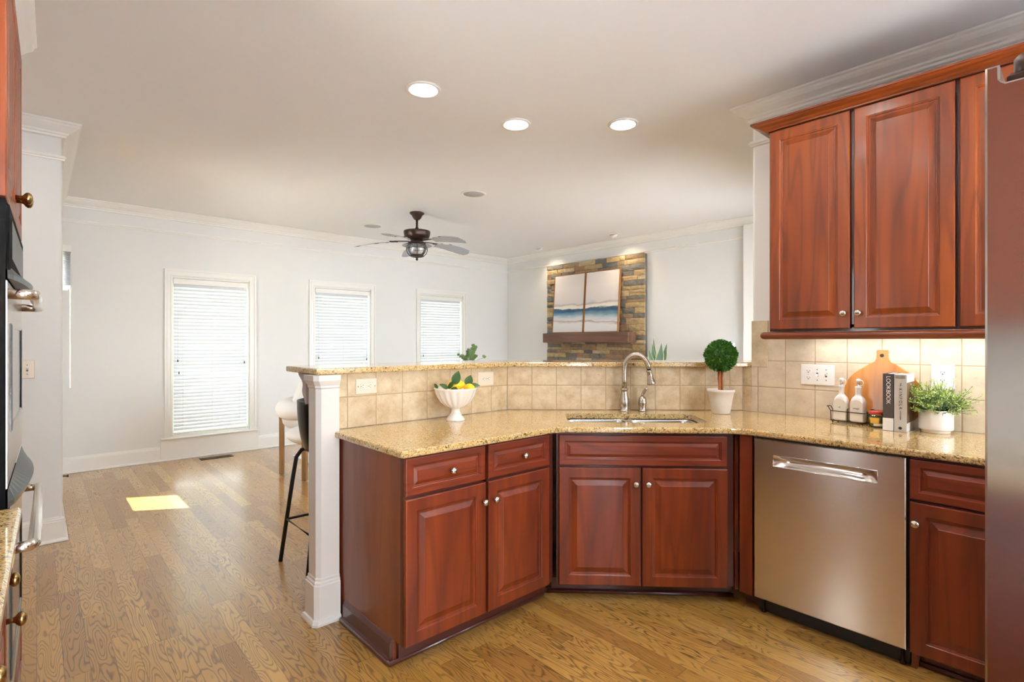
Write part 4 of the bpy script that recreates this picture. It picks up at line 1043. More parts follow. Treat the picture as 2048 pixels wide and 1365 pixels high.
plate('wall_outlet', .092, .125, (3.3395, .495, 1.178), RR, 'white upright outlet on the tiles above the bushy potted plant', 'outlet', M['plate'], M['plate'], [('duplex', 0)])
plate('wall_outlet', .118, .080, (1.268, 2.5295, 1.122), 0, 'almond sideways outlet with test buttons on the tiles near the white post', 'outlet', M['plate_warm'], M['device_warm'], [('gfci', 0)], True)
plate('wall_outlet', .124, .086, (2.068, 2.5295, 1.122), 0, 'almond sideways outlet on the tiles right of the fruit bowl', 'outlet', M['plate_warm'], M['device_warm'], [('duplex', 0)], True)
plate('switch_plate', .072, .118, (-.047, 4.6995, 1.170), 0, 'small single toggle switch plate on the left pier wall', 'switch plate', M['plate_warm'], M['device_warm'], [('up', 0)])
plate('wall_outlet', .115, .072, (2.385, 7.0285, .085), 0, 'small white outlet set in the baseboard behind the armchair', 'outlet', M['plate'], M['plate'], [('duplex', 0)], True)

# ------------------------------------------------------------------ things on the worktop
ZC = .9145
# fruit bowl
fb = thing('fruit_bowl', 'white fluted footed bowl holding lemons on the granite', 'bowl', (1.735, 2.385, ZC))
def flu(a, z):
    k = max(0.0, min(1.0, (z - .072) / .02)) * max(0.0, min(1.0, (.168 - z) / .012))
    return 1 - .06 * k * (abs(math.cos(9 * a + (z - .07) * 9)) ** 2.2)
MB().lathe([(.052, 0), (.053, .004), (.048, .012), (.036, .028), (.027, .045), (.025, .058), (.030, .066), (.040, .070), (.062, .082), (.088, .104), (.106, .132), (.116, .156), (.120, .172), (.1225, .179), (.1215, .182), (.117, .178), (.112, .160), (.104, .146), (.090, .139), (.05, .137), (.0, .137)], (0, 0, 0), 144, flute=flu).build('bowl', M['ceramic'], fb)
def lemon(x, y, z, rz, tilt, label, s=1.0):
    def lf(p): return 1.0 + .16 * max(0, abs(p.z) - .82) / .18
    b = MB().ell((0, 0, 0), .0335 * s, .0335 * s, .040 * s, 28, 22, fn=lf)
    o = b.build('lemon', M['lemon'], loc=(x, y, z)); o.rotation_euler = (tilt, .3, rz); tag(o, label, 'lemon', 'lemons in the fruit bowl')
lemon(1.727, 2.372, ZC + .196, .75, 1.45, 'upper lemon, in the middle of the white fluted bowl', 1.06)
lemon(1.792, 2.334, ZC + .172, -.75, 1.35, 'lower lemon at the right, half sunk in the white fluted bowl', .98)
def leafmesh(b, base, d, up, L_, W_, curl=.15, fold=.12, n=7):
    base = Vector(base); d = Vector(d).normalized(); side = d.cross(Vector(up)).normalized(); nn = side.cross(d).normalized()
    vs = []; fs = []
    for i in range(n + 1):
        u = i / n; w = W_ * (math.sin(PI * u ** .8) ** .8) * .5 + .0003; c = base + d * (L_ * u) + nn * (-curl * L_ * u * u)
        vs += [c - side * w + nn * fold * w, c, c + side * w + nn * fold * w]
    for i in range(n):
        for k in (0, 1): a = i * 3 + k; fs.append((a, a + 1, a + 4, a + 3))
    b.add(vs, fs, True)
def sprig(loc, leaves, label):
    b = MB()
    for lf in leaves: leafmesh(b, *lf)
    o = b.build('lemon_leaves', M['leaf_dark'], loc=loc); tag(o, label, 'leaves', 'leaves tucked among the lemons'); return o
sprig((1.700, 2.350, ZC + .200), [((0, 0, 0), (.30, -.12, 1), (-.7, -.7, .1), .082, .050, .05)], 'tall upright lemon leaf standing above the upper lemon')
sprig((1.675, 2.372, ZC + .180), [((0, 0, .0), (.15, -.5, .6), (-.7, -.5, .5), .06, .030), ((0, 0, .0), (-.5, .2, .35), (-.3, -.7, .6), .055, .030), ((.01, -.02, .0), (-.1, -.6, .1), (-.5, -.5, .8), .055, .032), ((.01, -.01, .0), (.2, -.7, .0), (-.5, -.5, .8), .05, .030)], 'cluster of lemon leaves left of the upper lemon')
sprig((1.790, 2.352, ZC + .190), [((0, 0, .0), (.22, .0, .5), (-.7, -.7, .2), .066, .048, .05), ((.01, -.01, .0), (.75, -.5, .12), (-.5, -.5, .8), .06, .036)], 'lemon leaves standing at the right of the bowl')
sprig((1.650, 2.435, ZC + .178), [((0, 0, 0), (-.35, .35, .7), (-.7, -.6, .2), .034, .018)], 'single small leaf at the left rim of the bowl')

# topiary
tp = thing('topiary', 'round boxwood topiary ball in a whitewashed pot beside the sink', 'plant', (3.103, 1.522, ZC))
MB().lathe([(.050, 0), (.053, .004), (.066, .08), (.075, .128), (.080, .132), (.0815, .140), (.080, .148), (.074, .149), (.070, .142), (.066, .134)], (0, 0, 0), 40).build('pot', M['pot_rough'], tp)
MB().lathe([(.0, .134), (.0665, .133)], (0, 0, 0), 24).build('soil', M['soil'], tp)
tr = MB()
for i, (dx, dy) in enumerate(((-.009, 0), (.006, .006), (.004, -.008), (-.003, .009))):
    tr.tube([(dx * 1.1, dy, .125), (dx + .003 * math.sin(i), dy, .17), (dx - .002, dy + .002, .21), (dx * 1.2, dy * 1.2, .26)], [.0065, .006, .0065, .007], 8)
tr.build('trunk', M['bark'], tp)
fo = MB(); CB = Vector((0, 0, .352)); RBl = .091; rnd = random.Random(3)
fo.ell(CB, RBl * .80, RBl * .80, RBl * .80, 20, 14)
for i in range(1500):
    z = 1 - 2 * (i + .5) / 1500; a = i * 2.39996; p = Vector((math.sqrt(1 - z * z) * math.cos(a), math.sqrt(1 - z * z) * math.sin(a), z))
    p = (p + Vector((rnd.uniform(-.05, .05), rnd.uniform(-.05, .05), rnd.uniform(-.05, .05)))).normalized()
    t1 = p.cross(Vector((rnd.uniform(-1, 1), rnd.uniform(-1, 1), rnd.uniform(-1, 1)))).normalized()
    d = (p + t1 * rnd.uniform(.1, .9)).normalized(); k = rnd.uniform(.80, .97)
    leafmesh(fo, CB + p * RBl * k, d, t1.cross(p) + p * .3, rnd.uniform(.014, .021), rnd.uniform(.009, .013), rnd.uniform(0, .4), .3, 3)
fo.build('foliage', M['leaf_box'], tp)

# cruets in a wire rack.  local x runs along the wall (+x = towards the refrigerator)
CR0 = (3.243, .872, ZC); CRZ = RR - .10
rk = thing('cruet_rack', 'black wire caddy with curled handles holding two white bottles', 'rack', CR0, CRZ)
w = MB(); hx, hy = .083, .034
for zz in (.010, .062): w.tube([(-hx, -hy, zz), (hx, -hy, zz), (hx, hy, zz), (-hx, hy, zz)], .0021, 8, True)
for sx in (-1, 1):
    w.tube([(sx * hx, -hy * .5, .010), (sx * (hx + .004), -hy * .5, .014), (sx * (hx + .006), -hy * .5, .060), (sx * (hx + .018), -hy * .5, .082), (sx * (hx + .024), -hy * .5, .084), (sx * (hx + .024), hy * .5, .084), (sx * (hx + .018), hy * .5, .082), (sx * (hx + .006), hy * .5, .060), (sx * (hx + .004), hy * .5, .014), (sx * hx, hy * .5, .010)], .0021, 8)
w.tube([(0, -hy, .010), (0, -hy, .078), (0, hy, .078), (0, hy, .010)], .0021, 8); w.tube([(-hx, 0, .010), (hx, 0, .010)], .0018, 8)
for sx in (-1, 1):
    for sy in (-1, 1): w.ell((sx * (hx - .012), sy * hy, .0048), .0046, .0046, .0046, 10, 8)
w.build('wire_frame', M['iron'], rk)
def text_mesh(name, s, size, mat, parent, Mx, ext=.0003, align='CENTER'):
    cu = bpy.data.curves.new(name, 'FONT'); cu.body = s; cu.size = size; cu.extrude = ext; cu.align_x = align; cu.align_y = 'CENTER'
    tmp = bpy.data.objects.new(name + '_t', cu); COL.objects.link(tmp)
    bpy.context.view_layer.update()
    me = bpy.data.meshes.new_from_object(tmp.evaluated_get(bpy.context.evaluated_depsgraph_get()))
    bpy.data.objects.remove(tmp); bpy.data.curves.remove(cu)
    me.materials.clear(); me.materials.append(mat); me.transform(Mx)
    o = bpy.data.objects.new(name, me); COL.objects.link(o); o.parent = parent; return o
def bottle(dx, word, label):
    c = rot(CRZ) @ Vector((dx, 0, 0)); t = thing('cruet_bottle', label, 'bottle', (CR0[0] + c.x, CR0[1] + c.y, ZC + .0125), CRZ, 'white cruet bottles in the wire rack')
    b = MB(); hw, hd = .0340, .027; vs = []; fs = []
    lev = [(1, 1, 0, 0), (1, 1, .004, 0), (1, 1, .095, 0)]
    N_ = 32; prof = []
    for (z, k, rd) in ((0, .94, .25), (.004, 1, .22), (.095, 1, .22), (.108, .97, .3), (.120, .88, .45), (.130, .70, .7), (.137, .50, .95), (.142, .42, 1), (.150, .40, 1), (.180, .44, 1), (.186, .46, 1), (.188, .42, 1)):
        for i in range(N_):
            a = 2 * PI * i / N_; ca, sa = math.cos(a), math.sin(a); e = .28 + .72 * rd
            sx = math.copysign(abs(ca) ** e, ca); sy = math.copysign(abs(sa) ** e, sa)
            hyy = hd * k if rd < .5 else (hd * k) * (1 - (rd - .5) * 2) + (hw * k) * (rd - .5) * 2
            vs.append((hw * k * sx, hyy * sy, z))
    L_ = 12
    for k in range(L_ - 1):
        for i in range(N_): j = (i + 1) % N_; fs.append((k * N_ + i, k * N_ + j, (k + 1) * N_ + j, (k + 1) * N_ + i))
    fs.append(tuple(range(N_))[::-1]); fs.append(tuple(range((L_ - 1) * N_, L_ * N_)))
    b.add(vs, fs, True); b.build('bottle', M['ceramic'], t)
    # arched flat face
    ar = [(-.030, .006), (.030, .006), (.030, .095)] + [(.030 * math.cos(a), .095 + .022 * math.sin(a)) for a in [i * PI / 10 for i in range(1, 10)]] + [(-.030, .095)]
    vs = [(p[0], -hd - .0012, p[1]) for p in ar] + [(p[0] * 1.04, -hd + .001, p[1]) for p in ar]; m = len(ar)
    f = MB().add(vs, [tuple(range(m))] + [(i, (i + 1) % m, (i + 1) % m + m, i + m) for i in range(m)]).build('label_panel', M['ceramic_matte'], t)
    text_mesh('lettering', word, .011, M['ink'], f, Matrix.Translation((0, -hd - .0016, .072)) @ Matrix.Rotation(PI / 2, 4, 'X'))
    MB().lathe([(.009, .186), (.009, .190), (.0075, .191), (.0075, .206), (.009, .207), (.009, .222), (.007, .225), (0, .225)], (0, 0, 0), 18).build('pourer', M['chrome'], t)
    MB().lathe([(.0098, .208), (.0098, .224), (.007, .228), (0, .228)], (0, 0, 0), 18).tube([(.008, 0, .222), (.016, 0, .221), (.022, 0, .214), (.0235, 0, .205), (.020, 0, .196), (.012, 0, .192), (.008, 0, .193)], .0016, 8).build('flip_cap', M['plate'], t)
bottle(-.0405, 'oil', 'white ceramic oil bottle, the left one in the wire rack')
bottle(.0405, 'vinegar', 'white ceramic vinegar bottle, the right one in the wire rack')

# jar
jr = thing('jar', 'small squat glass jar with a red lid and yellow label by the cutting board', 'jar', (3.200, .742, ZC))
MB().lathe([(.026, .001), (.029, .004), (.034, .03), (.0375, .050), (.036, .060), (.030, .066), (.030, .068)], (0, 0, 0), 28).build('glass', M['glass_jar'], jr)
MB().lathe([(0, .003), (.026, .003), (.031, .028), (.034, .047), (.031, .055), (0, .056)], (0, 0, 0), 24).build('contents', M['pickle'], jr)
MB().lathe([(.033, .068), (.034, .070), (.034, .079), (.032, .082), (.0, .0825)], (0, 0, 0), 30).build('lid', M['lid_red'], jr)
def band(r0, r1, z0, z1, a0, a1, n=12):
    vs = []; fs = []
    for i in range(n + 1):
        a = a0 + (a1 - a0) * i / n; vs += [(r0 * math.cos(a), r0 * math.sin(a), z0), (r1 * math.cos(a), r1 * math.sin(a), z1)]
    for i in range(n): fs.append((2 * i, 2 * i + 2, 2 * i + 3, 2 * i + 1))
    return MB().add(vs, fs, True)
band(.0333, .0383, .022, .050, PI * .80, PI * 1.18).build('label', M['label_y'], jr); band(.0305, .0326, .008, .021, PI * .95, PI * 1.45).build('lower_label', M['label_w'], jr)

# cutting board leaning on the tiles. local x along wall, z up the board
BD = (3.292, .745, ZC + .001); bo = thing('cutting_board', 'striped wooden paddle cutting board leaning against the tiles', 'cutting board', BD, RR)
pts = []
R1 = .180; zc = .145
def bx(side):
    out = []
    for i in range(0, 15):
        a = -PI * .30 + (PI * .30 + PI * .34) * i / 14; out.append((R1 * math.cos(a), zc + R1 * .97 * math.sin(a)))
    return out
rt_ = bx(1); rt_ = [(.120, .0)] + rt_ + [(.062, .318), (.036, .332), (.027, .350), (.026, .375), (.028, .388), (.023, .396)]
poly = rt_ + [(-x, z) for x, z in rt_[::-1]]
tl = Matrix.Rotation(math.radians(-6), 4, 'X')
b = MB(); vs = []; 
for (g, y) in ((.003, 0), (0, .003), (0, .015), (.003, .018)):
    for q in inset(poly, g): vs.append(tl @ Vector((q[0], y, q[1])))
n = len(poly); fs = [tuple(range(n)), tuple(range(3 * n, 4 * n))[::-1]] + [(k * n + i, k * n + (i + 1) % n, (k + 1) * n + (i + 1) % n, (k + 1) * n + i) for k in range(3) for i in range(n)]
b.add(vs, fs); b.build('board', M['board'], bo)
MB().lathe([(.0095, 0), (.0095, .0006), (0, .0007)], (0, 0, 0), 20, tl @ Matrix.Translation((-.002, 0, .366)) @ Matrix.Rotation(PI / 2, 4, 'X')).build('hanging_hole', M['slot'], bo)

# books: spine faces -x, cover faces -y (towards the refrigerator); local frame x along wall, y into wall
def book(y_, w, h, d, label, cover, spine_fn, rz=0.0, x_=3.11):
    t = thing('book', label, 'book', (x_, y_, ZC), RR + rz, 'books standing on the worktop')
    spine_fn(t, w, h, d)
    MB().box(.003, w - .003, .004, d - .004, .004, h - .004).build('pages', M['paper'], t)
    return t
def sp_black(t, w, h, d):
    MB().box(0, w, 0, .003, 0, h, .001).box(0, .0025, .003, d, 0, h).box(w - .0025, w, .003, d, 0, h).build('cover', M['book_black'], t)
    q = MB().box(-.0004, w + .0004, -.0006, .06, .001, .062).build('paper_band', M['book_band'], t)
    text_mesh('title', 'LOOKBOOK', .0245, M['ink_white'], t, Matrix.Translation((w * .52, -.0008, .200)) @ Matrix.Rotation(PI / 2, 4, 'Y') @ Matrix.Rotation(PI / 2, 4, 'X'))
def sp_grey(t, w, h, d):
    MB().box(0, w, 0, .003, 0, h, .001).box(0, .0025, .003, d, 0, h).box(w - .0025, w, .003, d, 0, h).build('cover', M['book_grey'], t)
    MB().box(w, w + .0006, .004, d - .002, .042, h - .040).build('cover_photo', M['cover_brown'], t)
    MB().box(w, w + .0005, .004, d - .002, .001, .041).box(w, w + .0005, .004, d - .002, h - .039, h - .001).build('cover_band', M['book_band'], t)
    X90 = Matrix.Rotation(PI / 2, 4, 'X'); Y90 = Matrix.Rotation(PI / 2, 4, 'Y')
    text_mesh('title', 'K I N F O L K', .0178, M['ink'], t, Matrix.Translation((w * .52, -.0008, .160)) @ Y90 @ X90)
    text_mesh('small_title', 'THE', .0085, M['ink'], t, Matrix.Translation((w * .52, -.0008, .230)) @ Y90 @ X90)
    text_mesh('subtitle', 'ENTERTAINING', .0062, M['ink'], t, Matrix.Translation((w * .52, -.0008, .080)) @ Y90 @ X90)
    text_mesh('author', 'NATHAN\nWILLIAMS', .0085, M['ink'], t, Matrix.Translation((w * .5, -.0008, .266)) @ X90)
    MB().lathe([(.0075, 0), (.0075, .0005), (0, .0006)], (0, 0, 0), 8, Matrix.Translation((w * .5, -.0004, .018)) @ X90).build('emblem', M['ink'], t)
book(.694, .043, .281, .19, 'charcoal hardback with white lettering and a pale band, left of the two books', None, sp_black)
book(.648, .050, .279, .185, 'pale grey hardback with dark lettering, right of the two books', None, sp_grey, .02)

# bushy potted plant
pp_ = thing('potted_plant', 'bushy green artificial plant in a round white pot near the refrigerator', 'plant', (3.225, .505, ZC))
MB().lathe([(.054, 0), (.057, .002), (.057, .010), (.060, .013), (.067, .016), (.069, .020), (.069, .108), (.068, .110), (.064, .109), (.063, .100)], (0, 0, 0), 44).build('pot', M['ceramic'], pp_)
MB().lathe([(0, .098), (.0635, .097)], (0, 0, 0), 24).build('soil', M['soil'], pp_)
rnd = random.Random(11); st = MB(); fo = MB(); fo2 = MB()
for i in range(190):
    a = rnd.uniform(0, 2 * PI); r0 = rnd.uniform(0, .056); el = rnd.choice((rnd.uniform(.05, .7), rnd.uniform(.4, 1.2), rnd.uniform(.8, 1.5))); Ls = rnd.uniform(.08, .165)
    p = Vector((r0 * math.cos(a), r0 * math.sin(a), .098)); d = Vector((math.cos(a) * math.cos(el), math.sin(a) * math.cos(el), math.sin(el)))
    if p.y + d.y * Ls > .095: d.y *= .3; d.normalize()
    pts = [p]
    for k in range(5):
        d = (d + Vector((rnd.uniform(-.2, .2), rnd.uniform(-.2, .2), -.02))).normalized(); pts.append(pts[-1] + d * Ls / 5)
    st.tube(pts, .0008, 4)
    for k in range(2, 6):
        for s in range(6):
            q = pts[k] - (pts[k] - pts[k - 1]) * rnd.random(); dd = ((pts[k] - pts[k - 1]).normalized() * .7 + Vector((rnd.uniform(-1, 1), rnd.uniform(-1, 1), rnd.uniform(-.8, 1)))).normalized()
            leafmesh(fo if k > 3 and rnd.random() < .8 else fo2, q, dd, Vector((rnd.uniform(-1, 1), rnd.uniform(-1, 1), 1)), rnd.uniform(.010, .018), .0040, .1, .1, 2)
st.build('stems', M['leaf_dark'], pp_); fo.build('foliage', M['leaf_light'], pp_); fo2.build('inner_foliage', M['leaf_sage'], pp_)

# ------------------------------------------------------------------ ceiling fittings
def can(x, y, label):
    t = thing('recessed_light', label, 'ceiling light', (x, y, CEIL), 0, 'round recessed kitchen downlights')
    MB().lathe([(.101, -.0005), (.101, -.006), (.094, -.010), (.082, -.010), (.074, -.003), (.072, -.001)], (0, 0, 0), 40).build('trim_ring', M['trim'], t)
    MB().lathe([(0, -.0042), (.073, -.0040), (.0735, -.001)], (0, 0, 0), 36).build('lens', M['lens'], t); return t
can(1.674, 2.618, 'leftmost and largest-looking lit recessed downlight over the peninsula')
can(2.407, 2.617, 'middle lit recessed downlight in the kitchen ceiling')
can(2.945, 2.130, 'rightmost lit recessed downlight, over the topiary end')
for i, (x, y) in enumerate(((.75, .9), (2.0, .9), (.75, -.6), (2.2, -.7), (1.3, 1.15), (-.2, 3.7))): can(x, y, ['recessed downlight overhead near the camera, outside the photo', 'recessed downlight above the aisle outside the photo', 'recessed downlight behind the camera', 'recessed downlight behind the refrigerator', 'recessed downlight in the middle of the aisle, above the photo', 'recessed downlight by the left passage'][i])  # unseen downlights added to brighten the kitchen
def spk(x, y, r, label):
    t = thing('ceiling_speaker', label, 'speaker', (x, y, CEIL), 0, 'round ceiling speakers')
    MB().lathe([(r, -.0005), (r, -.005), (r - .008, -.008), (r - .022, -.006), (r - .024, -.001)], (0, 0, 0), 40).build('trim_ring', M['trim'], t)
    MB().lathe([(0, -.006), (r - .025, -.004), (r - .0245, -.001)], (0, 0, 0), 36).build('grille', M['speaker'], t)
spk(3.232, 4.141, .125, 'round ceiling speaker with grey grille in front of the fan'); spk(3.171, 6.149, .128, 'round ceiling speaker with grey grille left of the fan')
def eye(x, y, label):
    t = thing('eyeball_spotlight', label, 'ceiling light', (x, y, CEIL), 0, 'small adjustable spotlights over the fireplace')
    MB().lathe([(.082, -.0005), (.082, -.006), (.070, -.010), (.058, -.006), (.056, -.001)], (0, 0, 0), 32).build('trim_ring', M['trim'], t)
    Me = Matrix.Translation((.006, 0, -.008)) @ Matrix.Rotation(math.radians(-34), 4, 'Y')
    MB().lathe([(.054, .006), (.054, -.012), (.046, -.032), (.038, -.036)], (0, 0, 0), 28, Me).build('eyeball', M['trim'], t)
    MB().lathe([(0, -.034), (.037, -.0345), (.0375, -.030)], (0, 0, 0), 24, Me).build('lens', M['lens_spot'], t)
    sl = bpy.data.lights.new('spot_beam', 'SPOT'); so = bpy.data.objects.new('spot_beam', sl); COL.objects.link(so); so.parent = t
    sl.energy = 8; sl.color = (1, .82, .58); sl.spot_size = math.radians(110); sl.spot_blend = 1.0; sl.shadow_soft_size = .03
    so.location = (.03, 0, -.06); so.rotation_euler = Vector((.55, 0, -1)).to_track_quat('-Z', 'Y').to_euler()
eye(5.88, 5.86, 'small eyeball spotlight above the left of the stone fireplace'); eye(5.86, 4.40, 'small eyeball spotlight above the right of the stone fireplace')

# ------------------------------------------------------------------ ceiling fan
fan = thing('ceiling_fan', 'bronze ceiling fan with palm-leaf blades and a caged glass lantern', 'ceiling fan', (3.229, 5.187, CEIL))
MB().lathe([(.082, -.0005), (.082, -.012), (.076, -.018), (.060, -.030), (.052, -.050), (.036, -.072), (.030, -.080), (0, -.080)], (0, 0, 0), 32).build('canopy', M['dark_metal'], fan)
MB().lathe([(.0135, -.075), (.0135, -.215)], (0, 0, 0), 16).build('downrod', M['dark_metal'], fan)
MB().lathe([(0, -.165), (.016, -.165), (.020, -.178), (.032, -.192), (.060, -.200), (.120, -.205), (.150, -.212), (.152, -.228), (.146, -.262), (.136, -.290), (.112, -.300), (.070, -.306), (.066, -.322), (0, -.322)], (0, 0, 0), 40).build('motor_housing', M['dark_metal'], fan)
MB().lathe([(.05, -.3225), (.060, -.328), (.085, -.334), (.105, -.345), (.11, -.352), (.09, -.356), (0, -.356)], (0, 0, 0), 40).build('light_fitter', M['dark_metal'], fan)
MB().lathe([(.105, -.352), (.135, -.362), (.165, -.376), (.168, -.380), (.160, -.379), (.10, -.358)], (0, 0, 0), 40).build('glass_brim', M['glass_globe'], fan)
MB().lathe([(.088, -.357), (.095, -.370), (.104, -.400), (.100, -.440), (.084, -.470), (.070, -.490)], (0, 0, 0), 32).build('glass_globe', M['glass_globe'], fan)
cg = MB()
for i in range(4):
    a = PI / 4 + PI / 2 * i + .3; cg.tube([(r * math.cos(a), r * math.sin(a), z) for r, z in ((.090, -.356), (.104, -.375), (.118, -.405), (.118, -.430), (.105, -.465), (.075, -.500))], .004, 8)
cg.tube([(.116 * math.cos(2 * PI * i / 32), .116 * math.sin(2 * PI * i / 32), -.410) for i in range(32)], .004, 8, True)
cg.build('lantern_cage', M['dark_metal'], fan)
MB().lathe([(.072, -.480), (.076, -.484), (.078, -.500), (.060, -.508), (.020, -.514), (.008, -.520), (.014, -.530), (.014, -.538), (.006, -.548), (0, -.549)], (0, 0, 0), 28).build('lower_cap', M['dark_metal'], fan)
fr_ang = YAW - PI / 2
for k in range(5):
    ang = fr_ang + math.radians(180 + 2 + 72 * k)
    Mk = Matrix.Rotation(ang, 4, 'Z')
    MB().box(.09, .26, -.012, .012, -.330, -.322, .002, Matrix.Identity(4)).box(.22, .31, -.036, .036, -.334, -.329, .002).build('blade_iron', M['dark_metal'], fan).rotation_euler = (0, 0, ang)
    bl = MB(); outl = []
    for i in range(15):
        u = i / 14; x = .25 + .45 * u; wv = .045 + .040 * math.sin(PI * min(1, u * 1.05) ** 1.1 * .75) if u < .93 else .055
        if i == 14: wv = .02
        outl.append((x, wv, -.055 * u * u))
    m = len(outl); vs = []
    pit = math.radians(-14)
    for th in (0, .006):
        for sgn in (-1, 1):
            for (x, w_, dz) in outl: vs.append((x, sgn * w_ * math.cos(pit), -.337 + dz - th + sgn * w_ * math.sin(pit)))
    fs = []
    for i in range(m - 1):
        fs += [(i, i + 1, m + i + 1, m + i), (2 * m + i, 3 * m + i, 3 * m + i + 1, 2 * m + i + 1), (i, 2 * m + i, 2 * m + i + 1, i + 1), (m + i, m + i + 1, 3 * m + i + 1, 3 * m + i)]
    fs += [(0, m, 3 * m, 2 * m), (m - 1, 3 * m - 1, 4 * m - 1, 2 * m - 1)]
    bl.add(vs, fs); o = bl.build('blade', M['blade'], fan); o.rotation_euler = (0, 0, ang)

# ------------------------------------------------------------------ stone fireplace, mantel, canvases
SF = 6.195; Y0, Y1 = 4.12, 5.98; ZT = 2.581
fpz = thing('stone_chimney_breast', 'tall stacked ledge-stone fireplace surround on the far wall', 'fireplace', (SF, (Y0 + Y1) / 2, 0))
MB().box(.006, FX - SF - .001, -(Y1 - Y0) / 2 + .01, (Y1 - Y0) / 2 - .01, .001, ZT - .008).build('mortar_backing', M['mortar'], fpz)
rnd = random.Random(21); sb_ = MB(); z = .003; W2 = (Y1 - Y0) / 2
def stone_block(b, y0, y1, z0, z1, dpt):
    n = 4; m = 3; vs = []; fs = []; sd_ = rnd.random() * 50
    for i in range(n + 1):
        for j in range(m + 1):
            u, v = i / n, j / m; e = min(u, 1 - u, v * .7, (1 - v) * .7); y = y0 + (y1 - y0) * u; zz = z0 + (z1 - z0) * v
            nz = noise.noise(Vector((y * 14 + sd_, zz * 22, sd_)))
            x = -dpt * (.55 if e <= 0 else 1.0) + nz * .010 * (e > 0)
            jy = .006 * noise.noise(Vector((zz * 30, sd_, 3))) if 0 < i < n or True else 0; jz = .005 * noise.noise(Vector((y * 12, sd_, 9)))
            vs.append((x, y + jy, zz + jz))
    K = (n + 1) * (m + 1)
    for i in range(n):
        for j in range(m): a = i * (m + 1) + j; fs.append((a, a + 1, a + m + 2, a + m + 1))
    rim = [i * (m + 1) for i in range(n + 1)] + [n * (m + 1) + j for j in range(1, m + 1)] + [i * (m + 1) + m for i in range(n - 1, -1, -1)] + [j for j in range(m - 1, 0, -1)]
    for r_i in rim: vs.append((.012, vs[r_i][1], vs[r_i][2]))
    q = len(rim)
    for k in range(q): fs.append((rim[k], rim[(k + 1) % q], K + (k + 1) % q, K + k))
    b.add(vs, fs, False)
while z < ZT - .02:
    h = rnd.uniform(.045, .095)
    if z + h > ZT - .03: h = ZT - z
    y = -W2 + rnd.uniform(-.006, .004)
    while y < W2 - .01:
        w = rnd.uniform(.10, .34)
        if y + w > W2 - .07: w = W2 - y + rnd.uniform(-.004, .006)
        if h > .075 and rnd.random() < .4:
            k = rnd.uniform(.4, .6); stone_block(sb_, y, y + w - .005, z, z + h * k - .004, rnd.uniform(.0, .022)); stone_block(sb_, y, y + w - .005, z + h * k, z + h - .004, rnd.uniform(.0, .022))
        else: stone_block(sb_, y, y + w - .005, z, z + h - .004, rnd.uniform(.0, .025))
        y += w
    z += h
sbo = sb_.build('stones', M['stone'], fpz)
tag(MB().box(SF - .42, SF - .03, Y0 + .005, Y1 - .005, .001, .10, .01).build('hearth', M['stone']), 'low stone hearth slab on the floor in front of the fireplace', 'hearth')
mt = MB().box(5.97, SF - .038, 4.232, 5.865, 1.338, 1.484, .006).build('mantel_shelf', M['mantle']); tag(mt, 'thick rustic brown wood beam mantel across the stone', 'shelf')
def canvas(y0, y1, label, sh):
    w = y1 - y0; t = thing('canvas_painting', label, 'painting', (6.045, (y0 + y1) / 2, 1.4865), -PI / 2, 'pair of framed seascape canvases on the mantel')
    tl = Matrix.Rotation(math.radians(-4.2), 4, 'X'); h = .915
    f = MB(); th = .010; D_ = .038
    for (a, b_, c, d) in ((-w / 2, -w / 2 + th, 0, h), (w / 2 - th, w / 2, 0, h), (-w / 2 + th, w / 2 - th, 0, th), (-w / 2 + th, w / 2 - th, h - th, h)): f.box(a, b_, 0, D_, c, d, .001, tl)
    f.build('frame', M['frame_oak'], t)
    b = MB().box(-w / 2 + th + .003, w / 2 - th - .003, .006, .030, th + .003, h - th - .003, .001, tl)
    b.build('canvas', painting_mat('seascape_%d' % int(sh * 10 + 50), w, h, sh), t)
canvas(5.105, 5.735, 'left framed canvas of a pale seascape with a blue wave, leaning on the mantel', .0)
canvas(4.470, 5.095, 'right framed canvas of a pale seascape with a blue wave, leaning on the mantel', .63)

# ------------------------------------------------------------------ console, snake plant, lamp (behind the bar)
co = thing('console_table', 'low white console table right of the stone fireplace', 'table', (6.06, 3.35, 0))
MB().box(-.19, .19, -.72, .72, .76, .80, .004).build('tabletop', M['console'], co)
MB().box(-.16, .16, -.68, .68, .66, .76).build('apron', M['console'], co)
for sx in (-1, 1):
    for sy in (-1, 1): MB().box(sx * .14 - .022, sx * .14 + .022, sy * .66 - .022, sy * .66 + .022, .001, .66, .003).build('leg', M['console'], co)
sn = thing('snake_plant', 'snake plant with upright pointed leaves beside the stone fireplace', 'plant', (6.04, 3.83, .801))
MB().lathe([(.07, 0), (.075, .004), (.088, .16), (.088, .165), (.082, .164), (.08, .15)], (0, 0, 0), 28).build('pot', M['ceramic_matte'], sn)
MB().lathe([(0, .15), (.081, .149)], (0, 0, 0), 20).build('soil', M['soil'], sn)
